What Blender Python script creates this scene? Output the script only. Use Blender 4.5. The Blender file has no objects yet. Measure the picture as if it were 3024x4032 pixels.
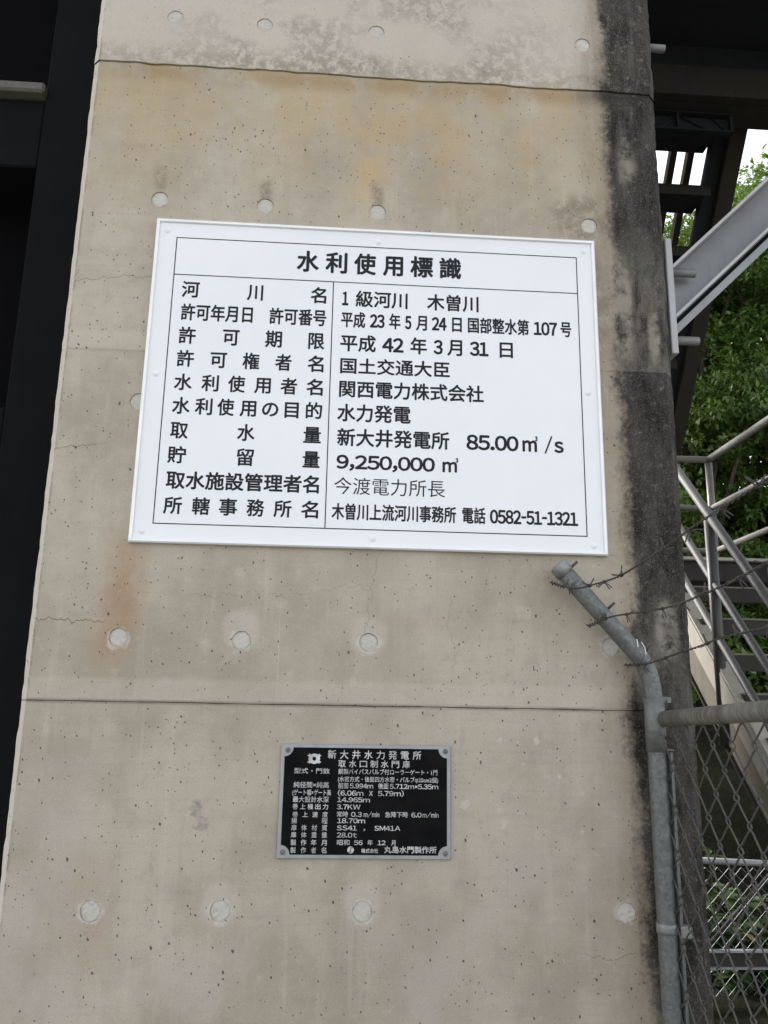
import bpy, bmesh, math, random
import numpy as np
from mathutils import Matrix, Vector, noise as mnoise

random.seed(7)
RNG = np.random.default_rng(11)
scn = bpy.context.scene
COL = scn.collection

# ------------------------------------------------------------------ camera
CAMERA_POSITION = (0.0, -1.978, 1.55)
cam_right = Vector((0.9978151, -0.0635623, 0.0180254))
cam_down = Vector((0.0316976, 0.2211780, -0.9747182))
cam_fwd = Vector((0.0579685, 0.9731599, 0.2227095))
cd = bpy.data.cameras.new('camera')
cam = bpy.data.objects.new('camera', cd)
COL.objects.link(cam)
m = Matrix.Identity(4)
for i in range(3):
    m[i][0] = cam_right[i]; m[i][1] = -cam_down[i]; m[i][2] = -cam_fwd[i]
    m[i][3] = CAMERA_POSITION[i]
cam.matrix_world = m
cd.sensor_fit = 'VERTICAL'
cd.sensor_height = 36.0
cd.lens = 36.0 * 3150.0 / 4032.0
cd.clip_start = 0.05
cd.clip_end = 2000.0
scn.camera = cam

# ------------------------------------------------------------------ sky, sun, exposure
SUN_EL, SUN_AZ = math.radians(35), math.radians(-40)   # azimuth from +Y, clockwise
world = bpy.data.worlds.new('World')
scn.world = world
world.use_nodes = True
wn = world.node_tree
wn.nodes.clear()
w_out = wn.nodes.new('ShaderNodeOutputWorld')
w_bg = wn.nodes.new('ShaderNodeBackground')
w_sky = wn.nodes.new('ShaderNodeTexSky')
w_sky.sky_type = 'NISHITA'
w_sky.sun_disc = False
w_sky.sun_elevation = SUN_EL
w_sky.sun_rotation = SUN_AZ
w_sky.air_density = 1.0
w_sky.dust_density = 2.5
w_sky.ozone_density = 0.6
w_hs = wn.nodes.new('ShaderNodeHueSaturation')          # overcast: cloud takes the blue out of the sky
w_hs.inputs['Saturation'].default_value = 0.22
wn.links.new(w_sky.outputs['Color'], w_hs.inputs['Color'])
wn.links.new(w_hs.outputs['Color'], w_bg.inputs['Color'])
w_bg.inputs['Strength'].default_value = 0.15
wn.links.new(w_bg.outputs['Background'], w_out.inputs['Surface'])
sd = bpy.data.lights.new('sun', 'SUN')
sd.energy = 1.5
sd.angle = math.radians(10)
sd.color = (1.0, 0.96, 0.90)
sun = bpy.data.objects.new('sun', sd)
COL.objects.link(sun)
sdir = Vector((math.sin(SUN_AZ) * math.cos(SUN_EL), math.cos(SUN_AZ) * math.cos(SUN_EL), math.sin(SUN_EL)))
sun.rotation_euler = sdir.to_track_quat('Z', 'Y').to_euler()
vs = scn.view_settings
vs.view_transform = 'Standard'
vs.look = 'None'
vs.gamma = 1.0
vs.use_curve_mapping = False
vs.exposure = 1.66
scn.cycles.max_bounces = 6
scn.cycles.diffuse_bounces = 3
scn.cycles.glossy_bounces = 2

# ------------------------------------------------------------------ node helpers
class Sx:
    """A shader socket that can be added, multiplied and so on."""
    def __init__(self, nt, s): self.nt, self.s = nt, s
    def _m(self, op, *a):
        n = self.nt.nodes.new('ShaderNodeMath'); n.operation = op
        for i, v in enumerate((self,) + a):
            if isinstance(v, Sx): self.nt.links.new(v.s, n.inputs[i])
            else: n.inputs[i].default_value = v
        return Sx(self.nt, n.outputs[0])
    def __add__(s, o): return s._m('ADD', o)
    def __radd__(s, o): return s._m('ADD', o)
    def __sub__(s, o): return s._m('SUBTRACT', o)
    def __rsub__(s, o): return (s * -1.0) + o
    def __mul__(s, o): return s._m('MULTIPLY', o)
    def __rmul__(s, o): return s._m('MULTIPLY', o)
    def __truediv__(s, o): return s._m('DIVIDE', o)
    def __pow__(s, o): return s._m('POWER', o)
    def abs(s): return s._m('ABSOLUTE')
    def max(s, o): return s._m('MAXIMUM', o)
    def min(s, o): return s._m('MINIMUM', o)
    def gt(s, o): return s._m('GREATER_THAN', o)
    def lt(s, o): return s._m('LESS_THAN', o)
    def sm(s, a, b, lo=0.0, hi=1.0):
        n = s.nt.nodes.new('ShaderNodeMapRange'); n.interpolation_type = 'SMOOTHSTEP'
        if a > b: a, b, lo, hi = b, a, hi, lo
        n.inputs['From Min'].default_value = a; n.inputs['From Max'].default_value = b
        n.inputs['To Min'].default_value = lo; n.inputs['To Max'].default_value = hi
        s.nt.links.new(s.s, n.inputs['Value'])
        return Sx(s.nt, n.outputs['Result'])
    def band(s, a, b, e):           # 1 between a and b, soft edges e
        return s.sm(a - e, a + e) * s.sm(b + e, b - e)
    def bell(s, c, w):              # soft bump round c, half-width w
        return (s - c).abs().sm(w, 0.0)

class Mat:
    def __init__(self, name):
        self.m = bpy.data.materials.new(name); self.m.use_nodes = True
        self.nt = self.m.node_tree
        self.b = self.nt.nodes['Principled BSDF']
        g = self.nt.nodes.new('ShaderNodeNewGeometry')
        self.P = g.outputs['Position']
        self.rand = Sx(self.nt, g.outputs['Random Per Island'])
        s = self.nt.nodes.new('ShaderNodeSeparateXYZ')
        self.nt.links.new(self.P, s.inputs[0])
        self.x, self.y, self.z = (Sx(self.nt, s.outputs[i]) for i in range(3))
    def vec(self, x, y, z):
        n = self.nt.nodes.new('ShaderNodeCombineXYZ')
        for i, v in enumerate((x, y, z)):
            if isinstance(v, Sx): self.nt.links.new(v.s, n.inputs[i])
            else: n.inputs[i].default_value = v
        return n.outputs[0]
    def noise(self, scale, detail=3.0, rough=0.55, vec=None, dist=0.0, color=False):
        n = self.nt.nodes.new('ShaderNodeTexNoise')
        n.inputs['Scale'].default_value = scale; n.inputs['Detail'].default_value = detail
        n.inputs['Roughness'].default_value = rough; n.inputs['Distortion'].default_value = dist
        self.nt.links.new(vec if vec is not None else self.P, n.inputs['Vector'])
        return Sx(self.nt, n.outputs['Fac'])
    def vor(self, scale, vec=None):
        n = self.nt.nodes.new('ShaderNodeTexVoronoi')
        n.inputs['Scale'].default_value = scale
        self.nt.links.new(vec if vec is not None else self.P, n.inputs['Vector'])
        sp = self.nt.nodes.new('ShaderNodeSeparateColor')
        self.nt.links.new(n.outputs['Color'], sp.inputs[0])
        return Sx(self.nt, n.outputs['Distance']), Sx(self.nt, sp.outputs[0]), Sx(self.nt, sp.outputs[1])
    def mix(self, f, a, b, mode='MIX'):
        n = self.nt.nodes.new('ShaderNodeMix'); n.data_type = 'RGBA'; n.blend_type = mode
        n.clamp_factor = True
        if isinstance(f, Sx): self.nt.links.new(f.s, n.inputs[0])
        else: n.inputs[0].default_value = f
        for k, v in ((6, a), (7, b)):
            if isinstance(v, Sx): self.nt.links.new(v.s, n.inputs[k])
            else: n.inputs[k].default_value = (*v, 1.0)
        return Sx(self.nt, n.outputs[2])
    def set(self, k, v):
        if isinstance(v, Sx): self.nt.links.new(v.s, self.b.inputs[k])
        elif isinstance(v, tuple): self.b.inputs[k].default_value = (*v, 1.0)
        else: self.b.inputs[k].default_value = v
    def bump(self, h, strength, dist):
        n = self.nt.nodes.new('ShaderNodeBump')
        n.inputs['Strength'].default_value = strength; n.inputs['Distance'].default_value = dist
        self.nt.links.new(h.s, n.inputs['Height'])
        self.nt.links.new(n.outputs['Normal'], self.b.inputs['Normal'])

M = {}
def concrete():
    k = Mat('pier_concrete'); x, z = k.x, k.z
    big = k.noise(1.7, 4, .55)
    mid = k.noise(7.0, 5, .6)
    fine = k.noise(48.0, 4, .65)
    grit = k.noise(260.0, 2, .6)
    streak = k.noise(1.0, 4, .6, vec=k.vec(x * 26.0, k.y * 26.0, z * 1.6))
    board = k.noise(1.0, 3, .6, vec=k.vec(x * 3.0, k.y * 3.0, z * 70.0))
    c = k.mix(big.sm(.40, .60), (.350, .305, .246), (.432, .386, .320))
    c = k.mix(mid.sm(.42, .66) * .40, c, (.465, .418, .35))
    c = k.mix(mid.sm(.50, .32) * .34, c, (.30, .264, .215))
    tex = k.noise(24.0, 5, .72)
    c = k.mix(tex.sm(.50, .68) * .34, c, (.285, .25, .205))
    c = k.mix(tex.sm(.47, .30) * .30, c, (.52, .475, .405))
    c = k.mix(streak.sm(.52, .70) * .22, c, (.30, .268, .22))
    c = k.mix(streak.sm(.45, .30) * .22, c, (.53, .49, .43))
    c = k.mix(board.sm(.5, .7) * .14, c, (.29, .26, .22))
    # pale and slightly violet-grey patches low down
    lav = k.noise(2.6, 3, .5, vec=k.vec(x + 7.0, k.y, z + 3.0))
    c = k.mix(lav.sm(.52, .66) * z.sm(1.7, 1.1) * .5, c, (.42, .385, .35))
    # ochre run-off under the top joint
    och = k.noise(3.4, 5, .62, vec=k.vec(x * 1.3, k.y, z))
    drip = k.noise(1.0, 4, .6, vec=k.vec(x * 16.0, 0.0, z * 1.2))
    om = z.sm(2.72, 3.24) * z.lt(3.292) * och.sm(.34, .60) * drip.sm(.25, .62, .45, 1.0)
    c = k.mix(om * .72, c, (.42, .325, .19))
    c = k.mix(z.bell(3.265, .05) * z.lt(3.292) * och.sm(.38, .55) * .55, c, (.27, .185, .09))
    c = k.mix(z.bell(3.0, .22) * x.bell(.1, .28) * och.sm(.46, .6) * .55, c, (.48, .33, .14))
    # upper lift: paler, with grey mould clouds above the joint
    up = z.gt(3.292)
    c = k.mix(up * .72, c, (.52, .475, .425))
    md = k.noise(38.0, 5, .75)
    mc = k.noise(3.2, 4, .6, vec=k.vec(x + 3.1, k.y, z * 1.3))
    mm = up * mc.sm(.40, .56) * x.band(-.45, .55, .18) * md.sm(.40, .56)
    c = k.mix(mm * .50, c, (.21, .195, .165))
    c = k.mix(up * z.bell(3.31, .07) * md.sm(.36, .6) * .5, c, (.24, .205, .15))
    # lighter margins beside the lower form joints, thin dirt on them
    for j in (1.523, 2.412):
        c = k.mix(((z - (j + .028)).abs().sm(.034, .018)) * .22, c, (.56, .51, .45))
        c = k.mix((z - j).abs().sm(.008, .0015) * mid.sm(.35, .6, .25, .9) * (.8 if j < 2 else .22), c, (.17, .14, .11))
    # rust run at the left tie hole, faint rust at the two others
    for cx, cz, sx, sz, a in ((-.515, 1.80, .085, .22, .78), (-.525, 1.66, .10, .12, .55), (-.53, 1.06, .11, .20, .42), (.25, 1.73, .28, .06, .12)):
        r = k.x.bell(cx, sx) * k.z.bell(cz, sz) * mid.sm(.30, .62)
        c = k.mix(r * a, c, (.30, .175, .085))
    # pale lime specks
    d, r1, r2 = k.vor(34.0, vec=k.vec(x + (tex - .5) * .05, k.y, z + (fine - .5) * .03))
    lime = (d - r1 * .34).sm(.05, -.06) * r2.gt(.55) * (x.bell(.46, .26) * z.bell(1.32, .26)).sm(.10, .5)
    c = k.mix(lime * .60 * tex.sm(.3, .5, .4, 1.0), c, (.57, .53, .475))
    d2, r3, r4 = k.vor(17.0, vec=k.vec(x + (mid - .5) * .10, k.y, z + (big - .5) * .10))
    lime2 = (d2 - r3 * .30).sm(.06, -.06) * r4.gt(.72) * x.band(-.4, .7, .1) * z.band(1.53, 1.86, .06)
    c = k.mix(lime2 * .28 * fine.sm(.35, .6), c, (.58, .54, .48))
    for cx, cz in ((-.223, 1.70), (.086, 1.69), (-.236, 1.08), (.085, 1.085)):
        c = k.mix((x.bell(cx, .075) * z.bell(cz, .08)).sm(.15, .6) * .45, c, (.53, .49, .43))
    for cx, cz in ((-.516, 1.673), (-.223, 1.672), (.086, 1.674), (.691, 1.677), (-.523, 1.067), (-.236, 1.068), (.085, 1.067), (.698, 1.065)):
        rr = ((x - cx) * (x - cx) + (z - cz) * (z - cz)) ** .5
        c = k.mix((rr + (fine - .5) * .030 + (tex - .5) * .03).sm(.031, .021) * .55, c, (.57, .545, .50))
    # drip tails over the row of plugs above the sign
    for cx, cz, s in ((-.512, 2.91, .4), (-.225, 2.89, .25), (.085, 2.90, .3)):
        t = (x - cx + (z - cz) * s * .25).abs().sm(.028, .004) * z.band(cz - .03, cz + .045, .02) * md.sm(.35, .58)
        c = k.mix(t * .75, c, (.21, .175, .13))
    # white vertical scratches of lime
    sc = k.noise(1.0, 2, .5, vec=k.vec(x * 42.0, 0.0, z * .8))
    c = k.mix(sc.sm(.70, .74) * z.band(1.0, 1.9, .1) * .4, c, (.58, .54, .48))
    # hairline cracks
    def crack(x0, x1, z0, slope, amp, f, w=.0016):
        wob = k.noise(f, 4, .7, vec=k.vec(x, 0.0, z0 * 3.0))
        dd = (z - ((x - x0) * slope + (wob - .5) * amp + z0)).abs()
        return dd.sm(w, w * .3) * x.band(x0, x1, .02)
    def vcrack(z0, z1, x0, slope, amp, f, w=.0014):
        wob = k.noise(f, 4, .7, vec=k.vec(x0 * 5.0, 0.0, z))
        dd = (x - ((z - z0) * slope + (wob - .5) * amp + x0)).abs()
        return dd.sm(w, w * .3) * z.band(z0, z1, .02)
    for cr, a in ((crack(-.74, -.50, 2.60, .14, .09, 9.0), .6), (crack(-.735, -.55, 1.715, -.03, .07, 14.0), .9),
                  (crack(-.735, -.60, 2.14, .10, .05, 12.0), .6), (crack(-.35, .10, 1.765, .10, .12, 9.0, .0011), .35),
                  (vcrack(1.68, 1.90, .07, .16, .10, 9.0), .4), (vcrack(1.60, 1.80, .30, -.1, .14, 8.0), .3),
                  (crack(.60, .88, .97, .06, .09, 11.0), .5)):
        c = k.mix(cr * a, c, (.12, .10, .08))
    # grey smudge left of the name plate
    sx_, sz_ = x + (fine - .5) * .05 + (tex - .5) * .06, z + (tex - .5) * .05
    sg = (sx_.bell(-.304, .026) * sz_.bell(1.285, .035) + sx_.bell(-.288, .030) * sz_.bell(1.252, .028)).sm(.12, .7) * md.sm(.36, .60)
    c = k.mix(sg * .6, c, (.17, .17, .175))
    # black mould down the right edge, brown fringe, pale scoured islands in it
    e1 = k.noise(3.1, 3, .5, vec=k.vec(x * .4, k.y, z)); e2 = k.noise(15.0, 5, .68); e3 = k.noise(70.0, 3, .7)
    run = k.noise(1.0, 4, .65, vec=k.vec(x * 26.0, 0.0, z * 2.0))
    # brown blotches beside the upper right corner of the board
    bl = (x.bell(.655, .14) * z.bell(2.87, .11) + x.bell(.70, .045) * z.bell(2.60, .24) * 1.2).sm(.08, .6) * tex.sm(.36, .60)
    c = k.mix(bl * .72, c, (.20, .165, .12))
    edge = (e1 - .5) * .13 + (e2 - .5) * .075 + (e3 - .5) * .05 + (run - .5) * .05 + .738
    dx = x - edge
    c = k.mix(dx.sm(-.13, .02) * run.sm(.35, .65, .35, 1.0) * z.sm(1.2, 3.2, .35, .75), c, (.17, .145, .11))
    fr = dx.sm(-.075, .0) * e2.sm(.34, .62)
    c = k.mix(fr * .55, c, (.27, .21, .145))
    tone = k.noise(6.0, 6, .72, vec=k.vec(x * 2.2, k.y * 2.2, z * .75))
    tone2 = k.noise(55.0, 4, .75)
    dk = k.mix(tone.sm(.40, .62), (.012, .0115, .0118), (.050, .047, .044))
    low = z.sm(1.95, 1.5)
    dk = k.mix(low * z.sm(1.35, 1.55) * tone.sm(.42, .60) * .45, dk, (.12, .112, .10))
    pale = z.sm(2.4125, 2.4155) * z.sm(2.86, 2.66)
    dk = k.mix(pale * tone.sm(.36, .56) * .80, dk, (.135, .124, .107))
    dk = k.mix(z.sm(2.85, 3.0) * run.sm(.52, .66) * .5, dk, (.12, .116, .108))
    dk = k.mix(tone2.sm(.52, .68) * .42, dk, (.115, .107, .096))
    isl = (x.bell(.765, .045) * z.bell(2.60, .24) * 1.3 + x.bell(.850, .028) * z.bell(2.52, .13) + x.bell(.835, .05) * z.bell(1.72, .13) + x.bell(.77, .05) * z.bell(1.63, .12) + x.bell(.80, .06) * z.bell(3.05, .2) * .6)
    dk = k.mix(isl.sm(.12, .7) * e2.sm(.36, .60) * .85, dk, (.27, .25, .215))
    dm = dx.sm(-.020, .028) * tone2.sm(.20, .55, .92, 1.0) * e3.sm(.22, .42, .90, 1.0)
    c = k.mix(dm, c, dk)
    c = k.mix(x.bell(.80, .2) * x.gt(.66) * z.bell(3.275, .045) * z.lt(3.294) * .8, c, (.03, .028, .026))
    # left chamfer is paler
    c = k.mix((x + .7145).abs().sm(.006, .001) * e2.sm(.42, .6) * .5, c, (.16, .14, .115))
    c = k.mix(x.sm(-.7150, -.7175) * .70, c, (.56, .525, .465))
    # blow holes
    h = None
    clus = k.noise(4.5, 4, .7, vec=k.vec(x + 11.0, k.y, z * 1.4))
    for sc_, thr, lo, hi in ((46.0, .52, .02, .150), (105.0, .42, .04, .22)):
        d, r1, r2 = k.vor(sc_, vec=k.vec(x * 1.08 + (fine - .5) * .012, k.y, z * .78 + x * .30 + (tex - .5) * .010))
        rad = (r1 - thr).max(0.0) / (1 - thr)
        dens = (clus * 1.5 - .25 - r2).gt(0.0) if sc_ < 60 else (z.bell(3.02, .34) * .6 + clus * 1.3 - .28 - r2).gt(0.0)
        hole = (d - (rad * (hi - lo) + lo)).sm(.018, -.018) * r1.gt(thr) * dens
        h = hole if h is None else h.max(hole)
    c = k.mix(h * .88, c, (.070, .058, .046))
    c = k.mix(grit.sm(.56, .72) * .38, c, (.22, .19, .155))
    c = k.mix(grit.sm(.44, .28) * .25, c, (.56, .51, .44))
    c = k.mix(fine.sm(.56, .74) * .22, c, (.50, .46, .40))
    k.set('Base Color', c); k.set('Roughness', .92); k.set('Specular IOR Level', .18)
    k.bump(fine * .5 + grit * .22 + mid * .6 - h * 1.4 - dm * tone2 * .5, .55, .004)
    return k.m

def galvanised(name, a=(.088, .096, .096), b=(.188, .199, .195), band=0.0, dirt=.35):
    k = Mat(name)
    d, r1, r2 = k.vor(150.0, vec=k.vec(k.x + (k.noise(60, 2) - .5) * .012, k.y, k.z + (k.noise(55, 2) - .5) * .012))
    n = k.noise(13.0, 5, .65)
    c = k.mix(r1 * .6 + n * .4, a, b)
    c = k.mix(n.sm(.54, .70) * .55, c, tuple(min(1, q * 1.5) for q in b))
    st = k.noise(1.0, 4, .65, vec=k.vec(k.x * 40, k.y * 40, k.z * 5))
    c = k.mix(st.sm(.52, .72) * dirt, c, (.12, .12, .11))
    if band:
        bn = k.noise(1.0, 4, .7, vec=k.vec(k.x * 6, k.y * 75, k.z * 10))
        c = k.mix(bn.sm(.42, .62) * band, c, (.10, .092, .08))
        c = k.mix(bn.sm(.46, .30) * band * .8, c, (.36, .34, .31))
    k.set('Base Color', c); k.set('Metallic', .45)
    k.set('Roughness', n * .25 + .42)
    k.bump(k.noise(120, 3) + n, .25, .001)
    return k.m

def painted(name, col, rough=.5, dirt=(.06, .05, .04), damt=.4, rust=0.0, metallic=0.0, spec=.4, scale=1.0):
    k = Mat(name)
    n = k.noise(5.0 * scale, 5, .65); f = k.noise(60.0 * scale, 4, .7)
    st = k.noise(1.0, 4, .65, vec=k.vec(k.x * 22, k.y * 22, k.z * 2.2))
    c = k.mix(n.sm(.35, .65) * .5, col, tuple(v * .78 for v in col))
    c = k.mix(st.sm(.5, .72) * damt, c, dirt)
    c = k.mix(f.sm(.60, .74) * damt, c, dirt)
    if rust:
        rm = k.noise(7.0, 5, .75)
        c = k.mix(rm.sm(.62, .70) * rust, c, (.19, .075, .025))
    k.set('Base Color', c); k.set('Roughness', n * .2 + rough - .1); k.set('Metallic', metallic); k.set('Specular IOR Level', spec)
    k.bump(f + n, .2, .0015)
    return k.m

def plain(name, col, rough=.5, metallic=0.0, spec=.5, var=.06, scale=20.0):
    k = Mat(name)
    n = k.noise(scale, 4, .6)
    c = k.mix(n.sm(.3, .7), tuple(v * (1 - var) for v in col), tuple(min(1, v * (1 + var)) for v in col))
    k.set('Base Color', c); k.set('Roughness', rough); k.set('Metallic', metallic); k.set('Specular IOR Level', spec)
    return k.m

def leafy(name, c1, c2, c3, rough=.38):
    k = Mat(name)
    big = k.noise(1.1, 2, .5)
    c = k.mix(k.rand, c1, c2)
    c = k.mix(big.sm(.42, .62) * .6, c, c3)
    k.set('Base Color', c); k.set('Roughness', rough); k.set('Specular IOR Level', .5)
    tr = k.nt.nodes.new('ShaderNodeBsdfTranslucent')
    tc = k.mix(.5, c, (.14, .22, .02)); k.nt.links.new(tc.s, tr.inputs['Color'])
    mx = k.nt.nodes.new('ShaderNodeMixShader'); mx.inputs[0].default_value = .35
    out = k.nt.nodes['Material Output']
    k.nt.links.new(k.b.outputs[0], mx.inputs[1]); k.nt.links.new(tr.outputs[0], mx.inputs[2])
    k.nt.links.new(mx.outputs[0], out.inputs['Surface'])
    return k.m

def mortar():
    k = Mat('plug_mortar')
    n = k.noise(90.0, 5, .7); b = k.noise(25.0, 3, .6)
    c = k.mix(b, (.42, .40, .36), (.56, .54, .50))
    c = k.mix(n.sm(.58, .72) * .5, c, (.25, .225, .19))
    k.set('Base Color', c); k.set('Roughness', .93); k.set('Specular IOR Level', .15)
    k.bump(n + b, .6, .003)
    return k.m

def enamel():
    k = Mat('sign_enamel')
    n = k.noise(3.0, 4, .6); s = k.noise(1.0, 4, .7, vec=k.vec(k.x * 45, k.y, k.z * 3)); f = k.noise(150, 2)
    c = k.mix(n.sm(.3, .75) * .6, (.785, .795, .825), (.735, .748, .785))
    c = k.mix(s.sm(.60, .85) * .10, c, (.55, .53, .49))
    c = k.mix(f.sm(.74, .80) * .25, c, (.5, .46, .4))
    k.set('Base Color', c); k.set('Roughness', n * .10 + .26); k.set('Specular IOR Level', .5)
    return k.m

def ground_mat():
    k = Mat('gravel_ground')
    d, r1, r2 = k.vor(45.0); n = k.noise(1.2, 5, .6)
    c = k.mix(r1, (.20, .19, .17), (.34, .32, .29)); c = k.mix(n.sm(.45, .65) * .6, c, (.10, .11, .06))
    k.set('Base Color', c); k.set('Roughness', .95); k.bump(d * -1.0, .6, .02)
    return k.m
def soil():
    k = Mat('shade_dark_soil')  # soil taken almost to black, the bank's deep shade put into its colour
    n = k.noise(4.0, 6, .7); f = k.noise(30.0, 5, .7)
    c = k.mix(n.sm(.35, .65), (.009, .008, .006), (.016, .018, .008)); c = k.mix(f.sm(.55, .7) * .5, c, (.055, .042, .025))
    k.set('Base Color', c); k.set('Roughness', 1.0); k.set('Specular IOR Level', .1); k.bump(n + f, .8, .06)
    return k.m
def black_field():
    k = Mat('plate_black_field')
    st = k.noise(1.0, 4, .7, vec=k.vec(k.x * 190, k.y, k.z * 16)); n = k.noise(18.0, 4, .6)
    c = k.mix(n.sm(.35, .7), (.0045, .0048, .006), (.009, .0088, .0085))
    c = k.mix(st.sm(.66, .80) * .30, c, (.12, .115, .11))
    k.set('Base Color', c); k.set('Roughness', .65); k.set('Specular IOR Level', .05)
    return k.m
def bark():
    k = Mat('tree_bark'); n = k.noise(1.0, 5, .7, vec=k.vec(k.x * 20, k.y * 20, k.z * 4))
    k.set('Base Color', k.mix(n.sm(.35, .65), (.04, .032, .025), (.11, .095, .075))); k.set('Roughness', .95); k.bump(n, .8, .02)
    return k.m

M['concrete'] = concrete()
M['mortar'] = mortar()
M['paleconcrete'] = painted('pale_block_concrete', (.52, .47, .36), .9, (.30, .26, .19), .3, 0, 0, .15, .8)
M['enamel'] = enamel()
M['ink'] = plain('sign_ink', (.011, .0125, .017), .5, 0, .2, .15)
M['signframe'] = plain('sign_frame_aluminium', (.80, .81, .83), .32, .15, .5, .05, 8)
M['rivet'] = plain('sign_rivet', (.77, .78, .81), .4, 0, .3, .03)
M['plate'] = painted('plate_aluminium', (.36, .375, .395), .48, (.16, .14, .12), .3, 0, .55, .5, 3.0)
M['field'] = black_field()
M['letter'] = plain('plate_letter_aluminium', (.50, .505, .51), .5, .25, .5, .30, 55)
M['screw'] = painted('plate_screw_steel', (.20, .185, .165), .5, (.09, .06, .04), .6, .4, .6, .5, 8.0)
M['galv'] = galvanised('galvanised_post')
M['galvcap'] = galvanised('galvanised_cap', (.17, .185, .182), (.26, .275, .268), 0, .3)
M['galvdark'] = galvanised('weathered_fitting', (.13, .135, .13), (.19, .195, .19), 0, .5)
M['galvrail'] = galvanised('weathered_rail', (.19, .185, .17), (.27, .265, .25), .75, .4)
M['wire'] = painted('weathered_wire', (.085, .082, .076), .6, (.04, .045, .04), .5, .35, .35, .4, 6.0)
M['barb'] = painted('rusty_barbed_wire', (.075, .071, .066), .65, (.05, .04, .03), .5, .3, .3, .35, 8.0)
M['whitepaint'] = plain('white_paint_drip', (.72, .71, .66), .6)
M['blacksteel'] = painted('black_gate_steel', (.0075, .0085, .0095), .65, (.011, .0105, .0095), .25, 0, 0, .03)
M['void'] = plain('gate_recess_shade', (.004, .004, .005), .9, 0, .05)  # near-black colour stands in for the shade inside the gate openings
M['ledge'] = painted('lit_ledge_steel', (.11, .105, .09), .6, (.07, .06, .05), .5, .2)  # lighter than the frame: light on the ledge put into its colour
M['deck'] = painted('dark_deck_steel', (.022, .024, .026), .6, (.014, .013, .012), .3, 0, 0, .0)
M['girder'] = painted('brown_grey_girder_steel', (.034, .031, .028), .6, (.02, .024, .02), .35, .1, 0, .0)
M['silver'] = painted('silver_grey_beam_paint', (.27, .275, .288), .55, (.11, .15, .13), .25, .12, .1, .4)
M['silverlight'] = painted('pale_grey_plate_paint', (.41, .415, .43), .5, (.19, .18, .14), .25, .35, 0, .4)
M['thread'] = painted('grey_threaded_rod', (.26, .26, .26), .55, (.10, .08, .06), .4, .25, .3, .4, 4)
M['tube'] = painted('grey_handrail_paint', (.088, .086, .084), .45, (.07, .06, .05), .35, .12, .0, .35, 2)
M['tubepale'] = painted('pale_guardrail_paint', (.18, .173, .163), .45, (.12, .10, .07), .3, .35, .0, .35, 2)
M['stringer'] = painted('lit_stair_paint', (.42, .40, .345), .6, (.16, .135, .10), .35, .1, 0, .3)  # paler than the web: light on flange and side band put into the colour
M['web'] = painted('cream_stringer_web', (.20, .185, .15), .7, (.09, .10, .075), .35, .1, 0, .1)
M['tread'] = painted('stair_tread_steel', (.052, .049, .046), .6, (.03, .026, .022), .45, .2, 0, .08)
M['treadtop'] = painted('pale_tread_edge', (.20, .185, .155), .65, (.08, .07, .055), .5, .15, 0, .1)  # tread plates paler than their riser lips
M['newrail'] = galvanised('shiny_new_galvanised', (.24, .25, .265), (.35, .365, .385), 0, .3)
M['leaf1'] = leafy('broadleaf_dark', (.055, .105, .026), (.10, .172, .040), (.135, .22, .042))
M['leaf2'] = leafy('broadleaf_bright', (.060, .115, .022), (.105, .18, .036), (.14, .24, .04))
M['leaf3'] = leafy('weed_leaf', (.035, .065, .022), (.062, .105, .035), (.075, .12, .035), .5)
M['dryleaf'] = plain('dry_brown_leaf', (.30, .19, .09), .8)
M['bark'] = bark()
M['ground'] = ground_mat()
M['soil'] = soil()

# ------------------------------------------------------------------ mesh helpers
def tag(o, label=None, cat=None, group=None, kind=None):
    if label: o['label'] = label
    if cat: o['category'] = cat
    if group: o['group'] = group
    if kind: o['kind'] = kind
    return o

def empty(name, loc, label, cat, group=None):
    o = bpy.data.objects.new(name, None); COL.objects.link(o)
    o.location = loc; o.empty_display_size = .1
    return tag(o, label, cat, group)

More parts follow.
